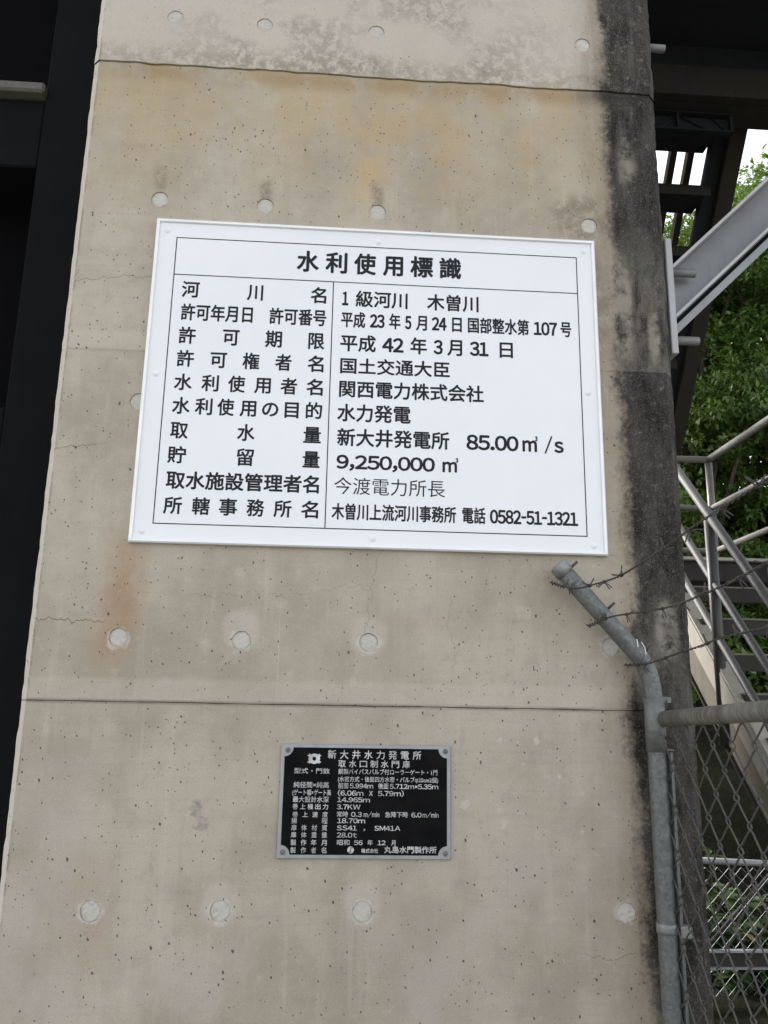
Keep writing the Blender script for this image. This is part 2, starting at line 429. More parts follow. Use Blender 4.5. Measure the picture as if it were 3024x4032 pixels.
class MB:
    """Collects shapes in world coordinates; build() links them as one mesh object."""
    def __init__(self): self.v, self.f, self.s = [], [], []
    def add(self, vs_, fs, smooth=False):
        o = len(self.v); self.v += [tuple(p) for p in vs_]
        self.f += [tuple(i + o for i in q) for q in fs]; self.s += [smooth] * len(fs)
        return self
    def hexa(self, p):      # 8 corners: bottom 0-3 ccw, top 4-7
        return self.add(p, [(0, 3, 2, 1), (4, 5, 6, 7), (0, 1, 5, 4), (1, 2, 6, 5), (2, 3, 7, 6), (3, 0, 4, 7)])
    def box(self, a, b):
        x0, y0, z0 = a; x1, y1, z1 = b
        return self.hexa([(x0, y0, z0), (x1, y0, z0), (x1, y1, z0), (x0, y1, z0), (x0, y0, z1), (x1, y0, z1), (x1, y1, z1), (x0, y1, z1)])
    def bbox(self, a, b, r=.003):       # box with bevelled edges
        bm = bmesh.new(); bmesh.ops.create_cube(bm, size=1)
        for v in bm.verts: v.co = Vector([(a[i] + b[i]) / 2 + v.co[i] * (b[i] - a[i]) for i in range(3)])
        bmesh.ops.bevel(bm, geom=bm.edges[:], offset=r, segments=1, affect='EDGES')
        bm.verts.ensure_lookup_table()
        self.add([v.co[:] for v in bm.verts], [[v.index for v in f.verts] for f in bm.faces]); bm.free(); return self
    def tube(self, path, r, n=12, caps=True, smooth=True):
        P = [Vector(p) for p in path]; rs = r if isinstance(r, (list, tuple)) else [r] * len(P)
        t = (P[1] - P[0]).normalized()
        u = t.orthogonal().normalized(); rings = []
        for i, p in enumerate(P):
            t2 = ((P[min(i + 1, len(P) - 1)] - p).normalized() + (p - P[max(i - 1, 0)]).normalized())
            t2 = t2.normalized() if t2.length > 1e-9 else t
            u = (u - t2 * u.dot(t2)).normalized(); w = t2.cross(u)
            rings.append([p + (u * math.cos(a) + w * math.sin(a)) * rs[i] for a in [2 * math.pi * j / n for j in range(n)]])
        vs_ = [q for rg in rings for q in rg]; fs = []
        for i in range(len(P) - 1):
            for j in range(n):
                a, b = i * n + j, i * n + (j + 1) % n
                fs.append((a, b, b + n, a + n))
        self.add(vs_, fs, smooth)
        if caps:
            o = len(self.v) - len(vs_)
            self.f.append(tuple(o + j for j in range(n - 1, -1, -1))); self.s.append(False)
            e = o + (len(P) - 1) * n
            self.f.append(tuple(e + j for j in range(n))); self.s.append(False)
        return self
    def prism(self, poly, d):           # polygon of 3D points pushed along d
        n = len(poly); d = Vector(d); a = [Vector(p) for p in poly]
        return self.add(a + [p + d for p in a], [tuple(range(n - 1, -1, -1)), tuple(range(n, 2 * n))] + [(i, (i + 1) % n, n + (i + 1) % n, n + i) for i in range(n)])
    def build(self, name, mat, parent=None, recalc=True):
        me = bpy.data.meshes.new(name); me.from_pydata(self.v, [], self.f)
        if recalc:
            bm = bmesh.new(); bm.from_mesh(me); bmesh.ops.recalc_face_normals(bm, faces=bm.faces); bm.to_mesh(me); bm.free()
        me.polygons.foreach_set('use_smooth', self.s)
        me.materials.append(M[mat] if isinstance(mat, str) else mat)
        o = bpy.data.objects.new(name, me); COL.objects.link(o)
        if parent:
            o.parent = parent
            o.matrix_parent_inverse = Matrix.Translation(-Vector(parent.location))
        return o

# rows of lettering: (centre height, glyph height, weight, [(text, mode, left, right)]) in metres on the pier face
SROWS = [
 (2.687,0.057,1.3,[('水','c',-0.1309,-0.0711),('利','c',-0.0538,0.0055),('使','c',0.0233,0.0836),('用','c',0.102,0.1573),('標','c',0.1765,0.2392),('識','c',0.2561,0.3167),]),
 (2.5886,0.0435,1,[('河','c',-0.4309,-0.3839),('川','c',-0.2588,-0.2163),('名','c',-0.0901,-0.0479),]),
 (2.5841,0.0438,1,[('1','d',-0.0058,0.0116),('級河川','c',0.0305,0.1705),('木曽川','c',0.2229,0.3634),]),
 (2.5231,0.0437,1,[('許可年月日','c',-0.4284,-0.2403),('許可番号','c',-0.1968,-0.0457),]),
 (2.5223,0.0417,1,[('平成','c',-0.0068,0.058),('23','d',0.0697,0.1098),('年','c',0.1216,0.1523),('5','d',0.1641,0.1816),('月','c',0.1939,0.2233),('24','d',0.2361,0.2765),('日','c',0.2908,0.3175),('国部整水第','c',0.3337,0.5006),('107','d',0.5126,0.5778),('号','c',0.586,0.6166),]),
 (2.4569,0.044,1,[('許','c',-0.4295,-0.3848),('可','c',-0.3153,-0.2714),('期','c',-0.2043,-0.1602),('限','c',-0.0911,-0.0487),]),
 (2.4552,0.0441,1,[('平成','c',-0.0071,0.0876),('42','d',0.104,0.1616),('年','c',0.179,0.2237),('3','d',0.2412,0.2662),('月','c',0.278,0.3182),('31','d',0.3386,0.3894),('日','c',0.4189,0.4551),]),
 (2.392,0.0425,1,[('許','c',-0.4294,-0.385),('可','c',-0.3436,-0.3001),('権','c',-0.2598,-0.2161),('者','c',-0.1752,-0.1325),('名','c',-0.0905,-0.0485),]),
 (2.3907,0.0411,1,[('国土交通大臣','c',-0.0052,0.2851),]),
 (2.3267,0.042,1,[('水','c',-0.4311,-0.3855),('利','c',-0.3612,-0.317),('使','c',-0.2934,-0.2494),('用','c',-0.2257,-0.1831),('者','c',-0.1582,-0.115),('名','c',-0.0912,-0.0482),]),
 (2.3259,0.0433,1,[('関西電力株式会社','c',-0.006,0.3749),]),
 (2.2623,0.0422,1,[('水','c',-0.4313,-0.386),('利','c',-0.3732,-0.3292),('使','c',-0.3168,-0.2739),('用','c',-0.2594,-0.2172),('の','c',-0.2027,-0.1603),('目','c',-0.1446,-0.1083),('的','c',-0.0902,-0.0479),]),
 (2.2603,0.0442,1,[('水力発電','c',-0.0087,0.1825),]),
 (2.1962,0.042,1,[('取','c',-0.4309,-0.3859),('水','c',-0.2622,-0.2175),('量','c',-0.0938,-0.0484),]),
 (2.1936,0.0441,1,[('新大井発電所','c',-0.0071,0.2837),('85.00','d',0.3279,0.4655),('m','m',0.4752,0.514),('3','p',0.5082,0.5165),('/','d',0.5335,0.5554),('s','m',0.5593,0.5846),]),
 (2.1307,0.0422,1,[('貯','c',-0.4327,-0.3862),('留','c',-0.2603,-0.2167),('量','c',-0.0931,-0.0492),]),
 (2.1286,0.04,1,[('9,250,000','d',-0.007,0.2465),('m','m',0.2656,0.3037),('3','p',0.2989,0.3075),]),
 (2.0651,0.0424,1.15,[('取水施設管理者名','c',-0.4315,-0.0487),]),
 (2.0643,0.0424,0.15,[('今渡電力所長','c',-0.011,0.2728),]),
 (1.9996,0.041,1,[('所','c',-0.4328,-0.3869),('轄','c',-0.3624,-0.3189),('事','c',-0.2962,-0.2507),('務','c',-0.2272,-0.1834),('所','c',-0.1601,-0.1154),('名','c',-0.0917,-0.0483),]),
 (1.9974,0.0389,1,[('木曽川上流河川事務所','c',-0.0149,0.301),('電話','c',0.3165,0.3764),('0582-51-1321','d',0.3873,0.6156),]),
]
PROWS = [
 (1.4106,0.0184,0.9,[('新','c',-0.0045,0.0152),('大','c',0.024,0.0438),('井','c',0.0526,0.0724),('水','c',0.0813,0.1011),('力','c',0.11,0.1298),('発','c',0.1387,0.1586),('電','c',0.1676,0.1875),('所','c',0.1964,0.2164),]),
 (1.39,0.0158,0.9,[('取','c',0.0206,0.0382),('水','c',0.0457,0.0633),('口','c',0.0709,0.0885),('制','c',0.0961,0.1137),('水','c',0.1213,0.139),('門','c',0.1466,0.1643),('扉','c',0.1719,0.1896),]),
 (1.3729,0.0116,0.5,[('型式・門数','c',-0.0821,0.0012),]),
 (1.3724,0.0117,0.5,[('鋼製バイパスバルブ付ローラーゲート・1門','c',0.0211,0.2551),]),
 (1.3554,0.0114,0.5,[('(水密方式・後面四方水密・バルブφ20cm2個)','c',0.0209,0.2571),]),
 (1.3417,0.0126,0.5,[('純径間×純高','c',-0.0821,0.0001),]),
 (1.3406,0.0121,0.6,[('前面','c',0.0221,0.0459),('5.994m','d',0.0491,0.1038),('後面','c',0.1155,0.1397),('5.712m×5.35m','d',0.1429,0.2574),]),
 (1.3249,0.0125,0.5,[('(ゲート幅×ゲート高','c',-0.084,0.0055),]),
 (1.3245,0.0126,0.6,[('(6.06m','d',0.0218,0.0813),('X','d',0.0946,0.1033),('5.79m)','d',0.1153,0.1759),]),
 (1.3096,0.0125,0.5,[('最大設計水深','c',-0.0828,0.0007),]),
 (1.3098,0.0118,0.6,[('14.965m','d',0.0204,0.097),]),
 (1.2937,0.0119,0.5,[('巻','c',-0.0826,-0.0701),('上','c',-0.0652,-0.0526),('機','c',-0.0477,-0.0351),('出','c',-0.0302,-0.0176),('力','c',-0.0127,-0.0001),]),
 (1.294,0.012,0.6,[('3.7KW','d',0.0201,0.0749),]),
 (1.2764,0.0116,0.5,[('巻','c',-0.0819,-0.0693),('上','c',-0.0589,-0.0464),('速','c',-0.0359,-0.0234),('度','c',-0.0129,-0.0003),]),
 (1.2776,0.0119,0.6,[('常時','c',0.0206,0.0464),('0.3','d',0.0538,0.0788),('m/min','m',0.0832,0.1194),('急降下時','c',0.1326,0.1863),('6.0','d',0.1943,0.2182),('m/min','m',0.2209,0.2581),]),
 (1.2627,0.0118,0.5,[('揚','c',-0.0839,-0.0709),('程','c',-0.014,-0.0004),]),
 (1.2637,0.0119,0.6,[('18.70m','d',0.0219,0.0867),]),
 (1.2475,0.0118,0.5,[('扉','c',-0.0837,-0.0713),('体','c',-0.0602,-0.0477),('材','c',-0.0367,-0.0242),('質','c',-0.0132,-0.0006),]),
 (1.2479,0.0118,0.6,[('SS41','d',0.0216,0.0682),(',','p2',0.0832,0.0874),('SM41A','d',0.1084,0.169),]),
 (1.232,0.0117,0.5,[('扉','c',-0.0838,-0.0714),('体','c',-0.0603,-0.0478),('重','c',-0.0367,-0.0243),('量','c',-0.0131,-0.0006),]),
 (1.2324,0.0118,0.6,[('28.0t','d',0.0221,0.0686),]),
 (1.2154,0.0122,0.5,[('製','c',-0.0836,-0.0712),('作','c',-0.0602,-0.0478),('年','c',-0.0368,-0.0243),('月','c',-0.0133,-0.0009),]),
 (1.2162,0.0113,0.6,[('昭和','c',0.0226,0.052),('56','d',0.0619,0.0821),('年','c',0.0933,0.1056),('12','d',0.1166,0.1353),('月','c',0.1484,0.1581),]),
 (1.1989,0.0121,0.5,[('製','c',-0.0832,-0.0713),('作','c',-0.0597,-0.0478),('者','c',-0.0363,-0.0243),('名','c',-0.0127,-0.0008),]),
 (1.1985,0.0088,1.6,[('株式会社','c',0.0794,0.1183),]),
 (1.2012,0.0139,1.6,[('丸島水門製作所','c',0.1321,0.2538),]),
]
# ------------------------------------------------------------------ ground, bank
g = MB()
N = 60
g.add([(-400, -400, 0), (400, -400, 0), (400, 400, 0), (-400, 400, 0)], [(0, 1, 2, 3)])
tag(g.build('ground', 'ground'), kind='structure')

def bank_height(x, y):
    t = max(0.0, (y - 3.1) / 9.0)
    return .05 + .55 * min(1.0, max(0.0, (y - 2.95) / .9)) + 4.6 * min(1, t) ** 1.1 + .25 * mnoise.noise((x * .8, y * .8, 0)) * min(1, max(0, y - 2.9)) + .03 * mnoise.noise((x * 3, y * 3, 4.0))
b = MB(); nx, ny = 70, 60
xs = [-9 + 27 * i / nx for i in range(nx + 1)]; ys = [1.6 + 18.3 * (j / ny) ** 1.4 for j in range(ny + 1)]
b.add([(x, y, bank_height(x, y) - (.06 if j == 0 else 0)) for j, y in enumerate(ys) for x in xs],
      [(j * (nx + 1) + i, j * (nx + 1) + i + 1, (j + 1) * (nx + 1) + i + 1, (j + 1) * (nx + 1) + i) for j in range(ny) for i in range(nx)], True)
tag(b.build('hillside', 'soil'), kind='structure')

# ------------------------------------------------------------------ concrete pier
PX0, PX1, CH0, CH1, PD = -.733, .903, .018, .026, 1.25
JOINTS = [-.05, .632, 1.523, 2.412, 3.290, 5.56]
pier = empty('concrete_pier', (.085, .6, 0), 'tall grey concrete pier with black mould down its right edge, carrying both signs', 'pier')
PLUGS = [(-.513, 3.449), (-.256, 3.443), (.069, 3.444), (.684, 3.447), (-.512, 2.859), (-.225, 2.856), (.085, 2.855), (.681, 2.848),
         (-.518, 2.273), (-.516, 1.673), (-.223, 1.672), (.086, 1.674), (.691, 1.677), (-.523, 1.067), (-.236, 1.068), (.085, 1.067), (.698, 1.065)]
HR = .0232
def edge_line(z, amp, gap, side):
    """front edge of a lift along a joint: list of (x, z)"""
    n = 110; out = []
    for i in range(n + 1):
        x = PX0 + CH0 + (PX1 - CH1 - PX0 - CH0) * i / n
        dz = amp * (mnoise.noise((x * 6, z * 3, 1.0)) + .6 * mnoise.noise((x * 22, z * 3, 2.0)))
        dg = gap * (.7 + .9 * abs(mnoise.noise((x * 9, z * 5, side * 3.0))) + .5 * abs(mnoise.noise((x * 40, z * 5, side * 7.0))))
        out.append((x, z + dz + side * dg))
    return out
for li in range(len(JOINTS) - 1):
    z0, z1 = JOINTS[li], JOINTS[li + 1]
    proud = -.0045 if li == 4 else 0.0
    par = lambda j: (.0065, .0011) if abs(j - 3.29) < .01 else ((.0010, .0008) if abs(j - 2.412) > .01 else (.0006, .00025))
    lo = edge_line(z0, *par(z0), 1); hi = edge_line(z1, *par(z1), -1)
    bm = bmesh.new()
    def V(x, y, z): return bm.verts.new((x, y, z))
    nz = max(8, int((z1 - z0) / .02))
    def side_edge(x, amp, k):
        return [(x + amp * (mnoise.noise((k, z * 16, 0)) + .7 * min(0, mnoise.noise((k + 4, z * 45, 0)) - .15)), z) for z in
                [lo[0 if x < 0 else -1][1] + (hi[0 if x < 0 else -1][1] - lo[0 if x < 0 else -1][1]) * i / nz for i in range(1, nz)]]
    left = side_edge(PX0 + CH0, .0016, 3.0); right = side_edge(PX1 - CH1, .0022, 9.0)
    vlo = [V(x, proud, z) for x, z in lo]; vhi = [V(x, proud, z) for x, z in hi]
    vl = [V(x, proud, z) for x, z in left]; vr = [V(x, proud, z) for x, z in right]
    loop = vlo + vr + vhi[::-1] + vl[::-1]
    edges = [bm.edges.new((loop[i], loop[(i + 1) % len(loop)])) for i in range(len(loop))]
    rings = []
    for (hx, hz) in PLUGS:
        if z0 < hz < z1:
            rg = [V(hx + HR * math.cos(a) * (1 + .03 * mnoise.noise((hx * 9 + math.cos(a) * 2, hz, math.sin(a) * 2))), proud,
                    hz + HR * math.sin(a) * (1 + .03 * mnoise.noise((hx * 9 + math.cos(a) * 2, hz + 5, math.sin(a) * 2)))) for a in [2 * math.pi * q / 28 for q in range(28)]]
            rings.append(rg)
            edges += [bm.edges.new((rg[q], rg[(q + 1) % 28])) for q in range(28)]
    bmesh.ops.triangle_fill(bm, use_beauty=True, use_dissolve=False, edges=edges)
    for rg in rings:
        bk = [V(v.co.x, proud + .014, v.co.z) for v in rg]
        for q in range(28): bm.faces.new((rg[q], rg[(q + 1) % 28], bk[(q + 1) % 28], bk[q]))
        bm.faces.new(bk)
    # joint faces going back, chamfers and side faces
    def strip(a, bks):
        for q in range(len(a) - 1): bm.faces.new((a[q], a[q + 1], bks[q + 1], bks[q]))
    strip(vlo, [V(v.co.x, .06, v.co.z) for v in vlo]); strip(vhi, [V(v.co.x, .06, v.co.z) for v in vhi])
    L = [vlo[0]] + vl + [vhi[0]]; Rr = [vlo[-1]] + vr + [vhi[-1]]
    def out_edge(vs_, x, y, k, amp):
        return [V(x + amp * (mnoise.noise((k, v.co.z * 13, 0)) + 1.1 * min(0, mnoise.noise((k + 5, v.co.z * 38, 0)) - .1)) * (1 if x > 0 else -1), y, v.co.z) for v in vs_]
    Lo = out_edge(L, PX0, CH0 + proud, 31.0, .0028); Ro = out_edge(Rr, PX1, CH1 + proud, 47.0, .0035)
    strip(L, Lo); strip(Rr, Ro)
    Lb = [V(PX0, PD, v.co.z) for v in L]; Rb = [V(PX1, PD, v.co.z) for v in Rr]
    strip(Lo, Lb); strip(Ro, Rb)
    bm.faces.new(Lb + Rb[::-1])
    bm.faces.new((Lo[0], Lb[0], Rb[0], Ro[0])); bm.faces.new((Lo[-1], Lb[-1], Rb[-1], Ro[-1]))
    bmesh.ops.recalc_face_normals(bm, faces=bm.faces)
    me = bpy.data.meshes.new('concrete_lift'); bm.to_mesh(me); bm.free(); me.materials.append(M['concrete'])
    o = bpy.data.objects.new('concrete_lift', me); COL.objects.link(o); o.parent = pier
    o.matrix_parent_inverse = Matrix.Translation(-Vector(pier.location))
MB().box((PX0 + .03, .035, -.04), (PX1 - .035, PD - .03, 5.5)).build('core', 'concrete', pier)
for i, (hx, hz) in enumerate(PLUGS):
    k = MB(); pr = -.0045 if hz > 3.29 else 0.0
    rr = HR * (.985 if i % 3 else .995); dep = .0016 if hz > 2 else (.0022 if hz > 1.2 else .0006)
    n, vs_ = 24, []
    for ring, (fr, dy) in enumerate(((0, 0), (.45, 0), (.8, .0003), (1.0, .0016), (1.0, .011))):
        for q in range(n if ring else 1):
            a = 2 * math.pi * q / n
            wob = .0018 * mnoise.noise((math.cos(a) * 3 * fr + i * 5, math.sin(a) * 3 * fr, ring * .7)) + (.0012 if (hz < 2 and fr > .7 and math.sin(a * 2 + i) > .4) else 0)
            r_ = rr * fr * (1 + .03 * mnoise.noise((math.cos(a) * 4, math.sin(a) * 4, i * 3.0)))
            vs_.append((hx + r_ * math.cos(a), pr + dep + dy + wob, hz + r_ * math.sin(a)))
    fs = [(0, 1 + q, 1 + (q + 1) % n) for q in range(n)]
    for ring in range(1, 4):
        for q in range(n):
            a = 1 + (ring - 1) * n + q; b_ = 1 + (ring - 1) * n + (q + 1) % n
            fs.append((a, a + n, b_ + n, b_))
    k.add(vs_, fs); k.build('tie_hole_plug', 'mortar', pier)
# ------------------------------------------------------------------ lettering
def font_mesh(text, offset, extrude=0.0, res=3):
    cu = bpy.data.curves.new('lettering_tmp', 'FONT'); cu.body = text; cu.size = 1.0
    cu.offset = offset; cu.resolution_u = res; cu.extrude = extrude
    ob = bpy.data.objects.new('lettering_tmp', cu)
    me = ob.to_mesh()
    v = np.empty(len(me.vertices) * 3); me.vertices.foreach_get('co', v); v = v.reshape(-1, 3)
    f = [tuple(p.vertices) for p in me.polygons]
    ob.to_mesh_clear(); bpy.data.objects.remove(ob); bpy.data.curves.remove(cu)
    return v, f
_k, _ = font_mesh('国', 0.0); CJK_H = np.ptp(_k[:, 1]); CJK_C = (_k[:, 1].max() + _k[:, 1].min()) / 2
_wide = lambda ch: chr(ord(ch) + 0xFEE0) if '!' <= ch <= '~' else ch
_d, _ = font_mesh(_wide('0'), 0.0); DIG_H = np.ptp(_d[:, 1]); DIG_0 = _d[:, 1].min(); EM = CJK_H / .92
def latin_mesh(text, ex):
    V_, F_, pen = [], [], 0.0
    for ch in text:
        v, f = font_mesh(_wide(ch), 0.0, ex)
        if not len(v): pen += .3 * EM; continue
        if ch == '-': v = v.copy(); v[:, 0] = v[:, 0].mean() + (v[:, 0] - v[:, 0].mean()) * .42
        w = np.ptp(v[:, 0]); c_ = (v[:, 0].max() + v[:, 0].min()) / 2
        adv = .60 * EM if ch.isdigit() else w + .10 * EM
        o = sum(len(q) for q in V_)
        v = v.copy(); v[:, 0] += pen + adv / 2 - c_
        V_.append(v); F_ += [tuple(q + o for q in p) for p in f]; pen += adv
    return np.concatenate(V_), F_
def lettering_row(row, y, mat, parent, unit, extrude=0.0):
    zc, h, w, segs = row
    for text, mode, x0, x1 in segs:
        mb = MB(); off = unit * w * h * (1.0 if mode == 'c' else 1.45); ex = 1.0 if extrude else 0.0
        v, f = font_mesh(text, 0.0, ex) if mode == 'c' else latin_mesh(text, ex)
        v = v.copy(); xa, xb = v[:, 0].min(), v[:, 0].max()
        v[:, 0] = x0 + off + (v[:, 0] - xa) * (x1 - x0 - 2 * off) / max(1e-6, xb - xa)
        if mode == 'c':
            v[:, 1] = zc + (v[:, 1] - CJK_C) * h / CJK_H
        elif mode == 'p':
            ya, yb = v[:, 1].min(), v[:, 1].max()
            v[:, 1] = zc + h * .22 + (v[:, 1] - ya) / (yb - ya) * h * .28; off *= .6
        else:
            v[:, 1] = zc - .44 * h + (v[:, 1] - DIG_0) * (.88 * h / DIG_H)
        zz = y - (v[:, 2] + 1.0) * .5 * extrude if extrude else np.full(len(v), y)
        # heavier strokes with round ends: the outline struck several times round a small circle
        n = 1 if w < .3 else 6
        for q in range(n):
            a = 2 * math.pi * q / n + .3; r_ = off if n > 1 else 0.0
            mb.add(np.stack([v[:, 0] + r_ * math.cos(a), zz - q * 1.5e-5, v[:, 1] + r_ * math.sin(a)], 1).tolist(), f)
        mb.build('lettering', mat, parent, recalc=False)

# ------------------------------------------------------------------ white water-use notice
SX0, SX1, SZ0, SZ1 = -.5105, .6895, 1.9045, 2.793
sign = empty('notice_board', (.0895, 0, 1.9045), 'large white notice board with ten rows of black Japanese lettering on the pier', 'sign')
MB().bbox((SX0 + .004, -.010, SZ0 + .004), (SX1 - .004, -.0015, SZ1 - .004), .001).build('panel', 'enamel', sign)
FW = .0095
for a, b_, cc, d_ in (((SX0, SZ1), (SX1, SZ1), (SX1 - FW, SZ1 - FW), (SX0 + FW, SZ1 - FW)), ((SX0, SZ0), (SX1, SZ0), (SX1 - FW, SZ0 + FW), (SX0 + FW, SZ0 + FW)),
                      ((SX0, SZ0), (SX0, SZ1), (SX0 + FW, SZ1 - FW), (SX0 + FW, SZ0 + FW)), ((SX1, SZ0), (SX1, SZ1), (SX1 - FW, SZ1 - FW), (SX1 - FW, SZ0 + FW))):
    # sloping trim strip: outer edge low, crown, inner edge
    k = MB(); q = .0003
    prof = [(0.0, -.0005), (0.0, -.0135), (.35, -.0165), (.85, -.0155), (1.0, -.0105)]
    A = [Vector((a[0] + (d_[0] - a[0]) * t, yy, a[1] + (d_[1] - a[1]) * t)) for t, yy in prof]
    B = [Vector((b_[0] + (cc[0] - b_[0]) * t, yy, b_[1] + (cc[1] - b_[1]) * t)) for t, yy in prof]
    dirv = (B[0] - A[0]).normalized() * q
    A = [p + dirv for p in A]; B = [p - dirv for p in B]
    n = len(A)
    k.add(A + B, [(i, i + 1, n + i + 1, n + i) for i in range(n - 1)] + [tuple(range(n)), tuple(range(2 * n - 1, n - 1, -1))])
    k.build('edge_trim', 'signframe', sign)
for rx, rz in ((-.4813, 2.7597), (.0887, 2.7566), (.6581, 2.7598), (-.4787, 2.3476), (.6556, 2.3425), (-.4801, 1.933), (.0898, 1.9308), (.6545, 1.9293)):
    k = MB(); n = 18; vs_ = [(rx, -.0124, rz)]; fs = []
    for ring, (r_, y_) in enumerate(((.0032, -.0122), (.0042, -.0114), (.0074, -.0111), (.0088, -.0098))):
        vs_ += [(rx + r_ * math.cos(2 * math.pi * q / n), y_, rz + r_ * math.sin(2 * math.pi * q / n)) for q in range(n)]
    fs = [(0, 1 + q, 1 + (q + 1) % n) for q in range(n)]
    for ring in range(3):
        fs += [(1 + ring * n + q, 1 + ring * n + n + q, 1 + ring * n + n + (q + 1) % n, 1 + ring * n + (q + 1) % n) for q in range(n)]
    k.add(vs_, fs, True); k.build('rivet', 'rivet', sign)
BY = -.01035
def rule(x0, z0, x1, z1):
    MB().add([(x0, BY, z0), (x1, BY, z0), (x1, BY, z1), (x0, BY, z1)], [(0, 1, 2, 3)]).build('ruled_line', 'ink', sign, False)
lw = .0013
bx0, bx1, bz0, bz1, hz_, dv = -.4545, .6375, 1.9535, 2.740, 2.6315, -.0303
rule(bx0 - lw, bz1 - lw, bx1 + lw, bz1 + lw); rule(bx0 - lw, bz0 - lw, bx1 + lw, bz0 + lw)
rule(bx0 - lw, bz0 + lw, bx0 + lw, bz1 - lw); rule(bx1 - lw, bz0 + lw, bx1 + lw, bz1 - lw)
rule(bx0 + lw, hz_ - lw, bx1 - lw, hz_ + lw); rule(dv - lw, bz0 + lw, dv + lw, hz_ - lw)
for r_ in SROWS: lettering_row(r_, BY, 'ink', sign, .026)

# ------------------------------------------------------------------ black name plate
PL = (-.1145, .2868, 1.1805, 1.4334)
plate = empty('name_plate', (.086, 0, 1.1805), 'small black name plate with silver rim and silver lettering below the white board', 'sign')
MB().bbox((PL[0], -.0075, PL[2]), (PL[1], -.0010, PL[3]), .0012).build('rim', 'plate', plate)
ix0, ix1, iz0, iz1, cr = -.1058, .2782, 1.1892, 1.4258, .0205
poly = []
for cx, cz, a0 in ((ix0, iz0, 90), (ix1, iz0, 180), (ix1, iz1, 270), (ix0, iz1, 0)):
    # concave corners, each turned towards the field
    aa = {90: (90, 0), 180: (180, 90), 270: (270, 180), 0: (360, 270)}[a0]
    poly += [(cx + cr * math.cos(math.radians(t)), -.0078, cz + cr * math.sin(math.radians(t))) for t in np.linspace(aa[0], aa[1], 9)]
MB().add(poly, [tuple(range(len(poly)))]).build('black_field', 'field', plate, False)
for sx_, sz_ in ((-.0985, 1.4195), (.2745, 1.4212), (.2747, 1.1935), (-.1010, 1.1945)):
    k = MB(); n = 14; vs_ = [(sx_, -.0118, sz_)]; fs = []
    for r_, y_ in ((.0022, -.0116), (.0030, -.0098), (.0040, -.0112), (.0056, -.0100), (.0060, -.0074)):
        vs_ += [(sx_ + r_ * math.cos(2 * math.pi * q / n), y_, sz_ + r_ * math.sin(2 * math.pi * q / n)) for q in range(n)]
    fs = [(0, 1 + q, 1 + (q + 1) % n) for q in range(n)]
    for ring in range(4):
        fs += [(1 + ring * n + q, 1 + ring * n + n + q, 1 + ring * n + n + (q + 1) % n, 1 + ring * n + (q + 1) % n) for q in range(n)]
    k.add(vs_, fs, True); k.build('screw', 'screw', plate)
LY = -.0079
# round gear-like emblem: ring with four double-pointed lugs left and right
k = MB(); ex, ez, n = -.0361, 1.4005, 40
def emb(t):
    a = t % 360; lug = min(abs(a - q) for q in (38, 142, 218, 322))
    r_ = .0135
    if lug < 13: r_ = .0182 - (.0022 if lug < 5 else 0)
    return r_
angs = [360 * q / 120 for q in range(120)]
outer = [(ex + emb(t) * math.cos(math.radians(t)), LY - .0005, ez + emb(t) * .86 * math.sin(math.radians(t))) for t in angs]
inner = [(ex + .0044 * math.cos(math.radians(t)), LY - .0005, ez + .0044 * math.sin(math.radians(t))) for t in angs]
k.add(outer + inner, [(q, (q + 1) % 120, 120 + (q + 1) % 120, 120 + q) for q in range(120)]); k.build('emblem', 'letter', plate, False)
# round maker's mark: disc with a curved letter stroke cut through it
k = MB(); ex, ez, rr = .0546, 1.2003, .0076
disc = [(ex + rr * math.cos(2 * math.pi * q / 32), LY - .0004, ez + rr * math.sin(2 * math.pi * q / 32)) for q in range(32)]
k.add(disc, [tuple(range(32))]); mk = k.build('maker_mark', 'letter', plate, False)
k = MB()
pts = [(ex + .0046, ez + .0040), (ex + .0026, ez + .0052), (ex + .0004, ez + .0044), (ex, ez + .0022), (ex + .0003, ez - .0022), (ex - .0006, ez - .0046), (ex - .0028, ez - .0052), (ex - .0046, ez - .0038)]
for i in range(len(pts) - 1):
    a, b_ = Vector((pts[i][0], 0, pts[i][1])), Vector((pts[i + 1][0], 0, pts[i + 1][1])); t = (b_ - a).normalized(); nn = Vector((-t.z, 0, t.x)) * .0009
    k.add([(p.x, LY - .0007, p.z) for p in (a - nn, b_ - nn, b_ + nn, a + nn)], [(0, 1, 2, 3)])
k.build('mark_stroke', 'field', mk, False)
for r_ in PROWS: lettering_row(r_, LY, 'letter', plate, .014, .0006)

# ------------------------------------------------------------------ black gate frame left of the pier
gate = empty('gate_frame', (-1.5, .6, 0), 'black steel sluice gate frame in deep shade left of the pier', 'gate')
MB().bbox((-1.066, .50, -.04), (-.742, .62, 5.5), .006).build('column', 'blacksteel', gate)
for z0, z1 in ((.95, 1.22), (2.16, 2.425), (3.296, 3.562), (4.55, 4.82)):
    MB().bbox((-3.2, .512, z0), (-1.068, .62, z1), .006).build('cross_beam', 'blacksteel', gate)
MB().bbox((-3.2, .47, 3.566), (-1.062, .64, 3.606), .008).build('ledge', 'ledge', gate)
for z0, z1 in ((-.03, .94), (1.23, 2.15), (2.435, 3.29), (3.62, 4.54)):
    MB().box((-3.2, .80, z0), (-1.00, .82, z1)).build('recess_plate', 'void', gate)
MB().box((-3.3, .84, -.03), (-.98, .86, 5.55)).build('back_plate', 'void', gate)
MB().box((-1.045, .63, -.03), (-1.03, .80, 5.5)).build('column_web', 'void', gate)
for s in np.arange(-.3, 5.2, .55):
    k = MB(); k.tube([(-.86, .503, s), (-.86, .490, s)], .011, 6); k.build('bolt', 'blacksteel', gate)
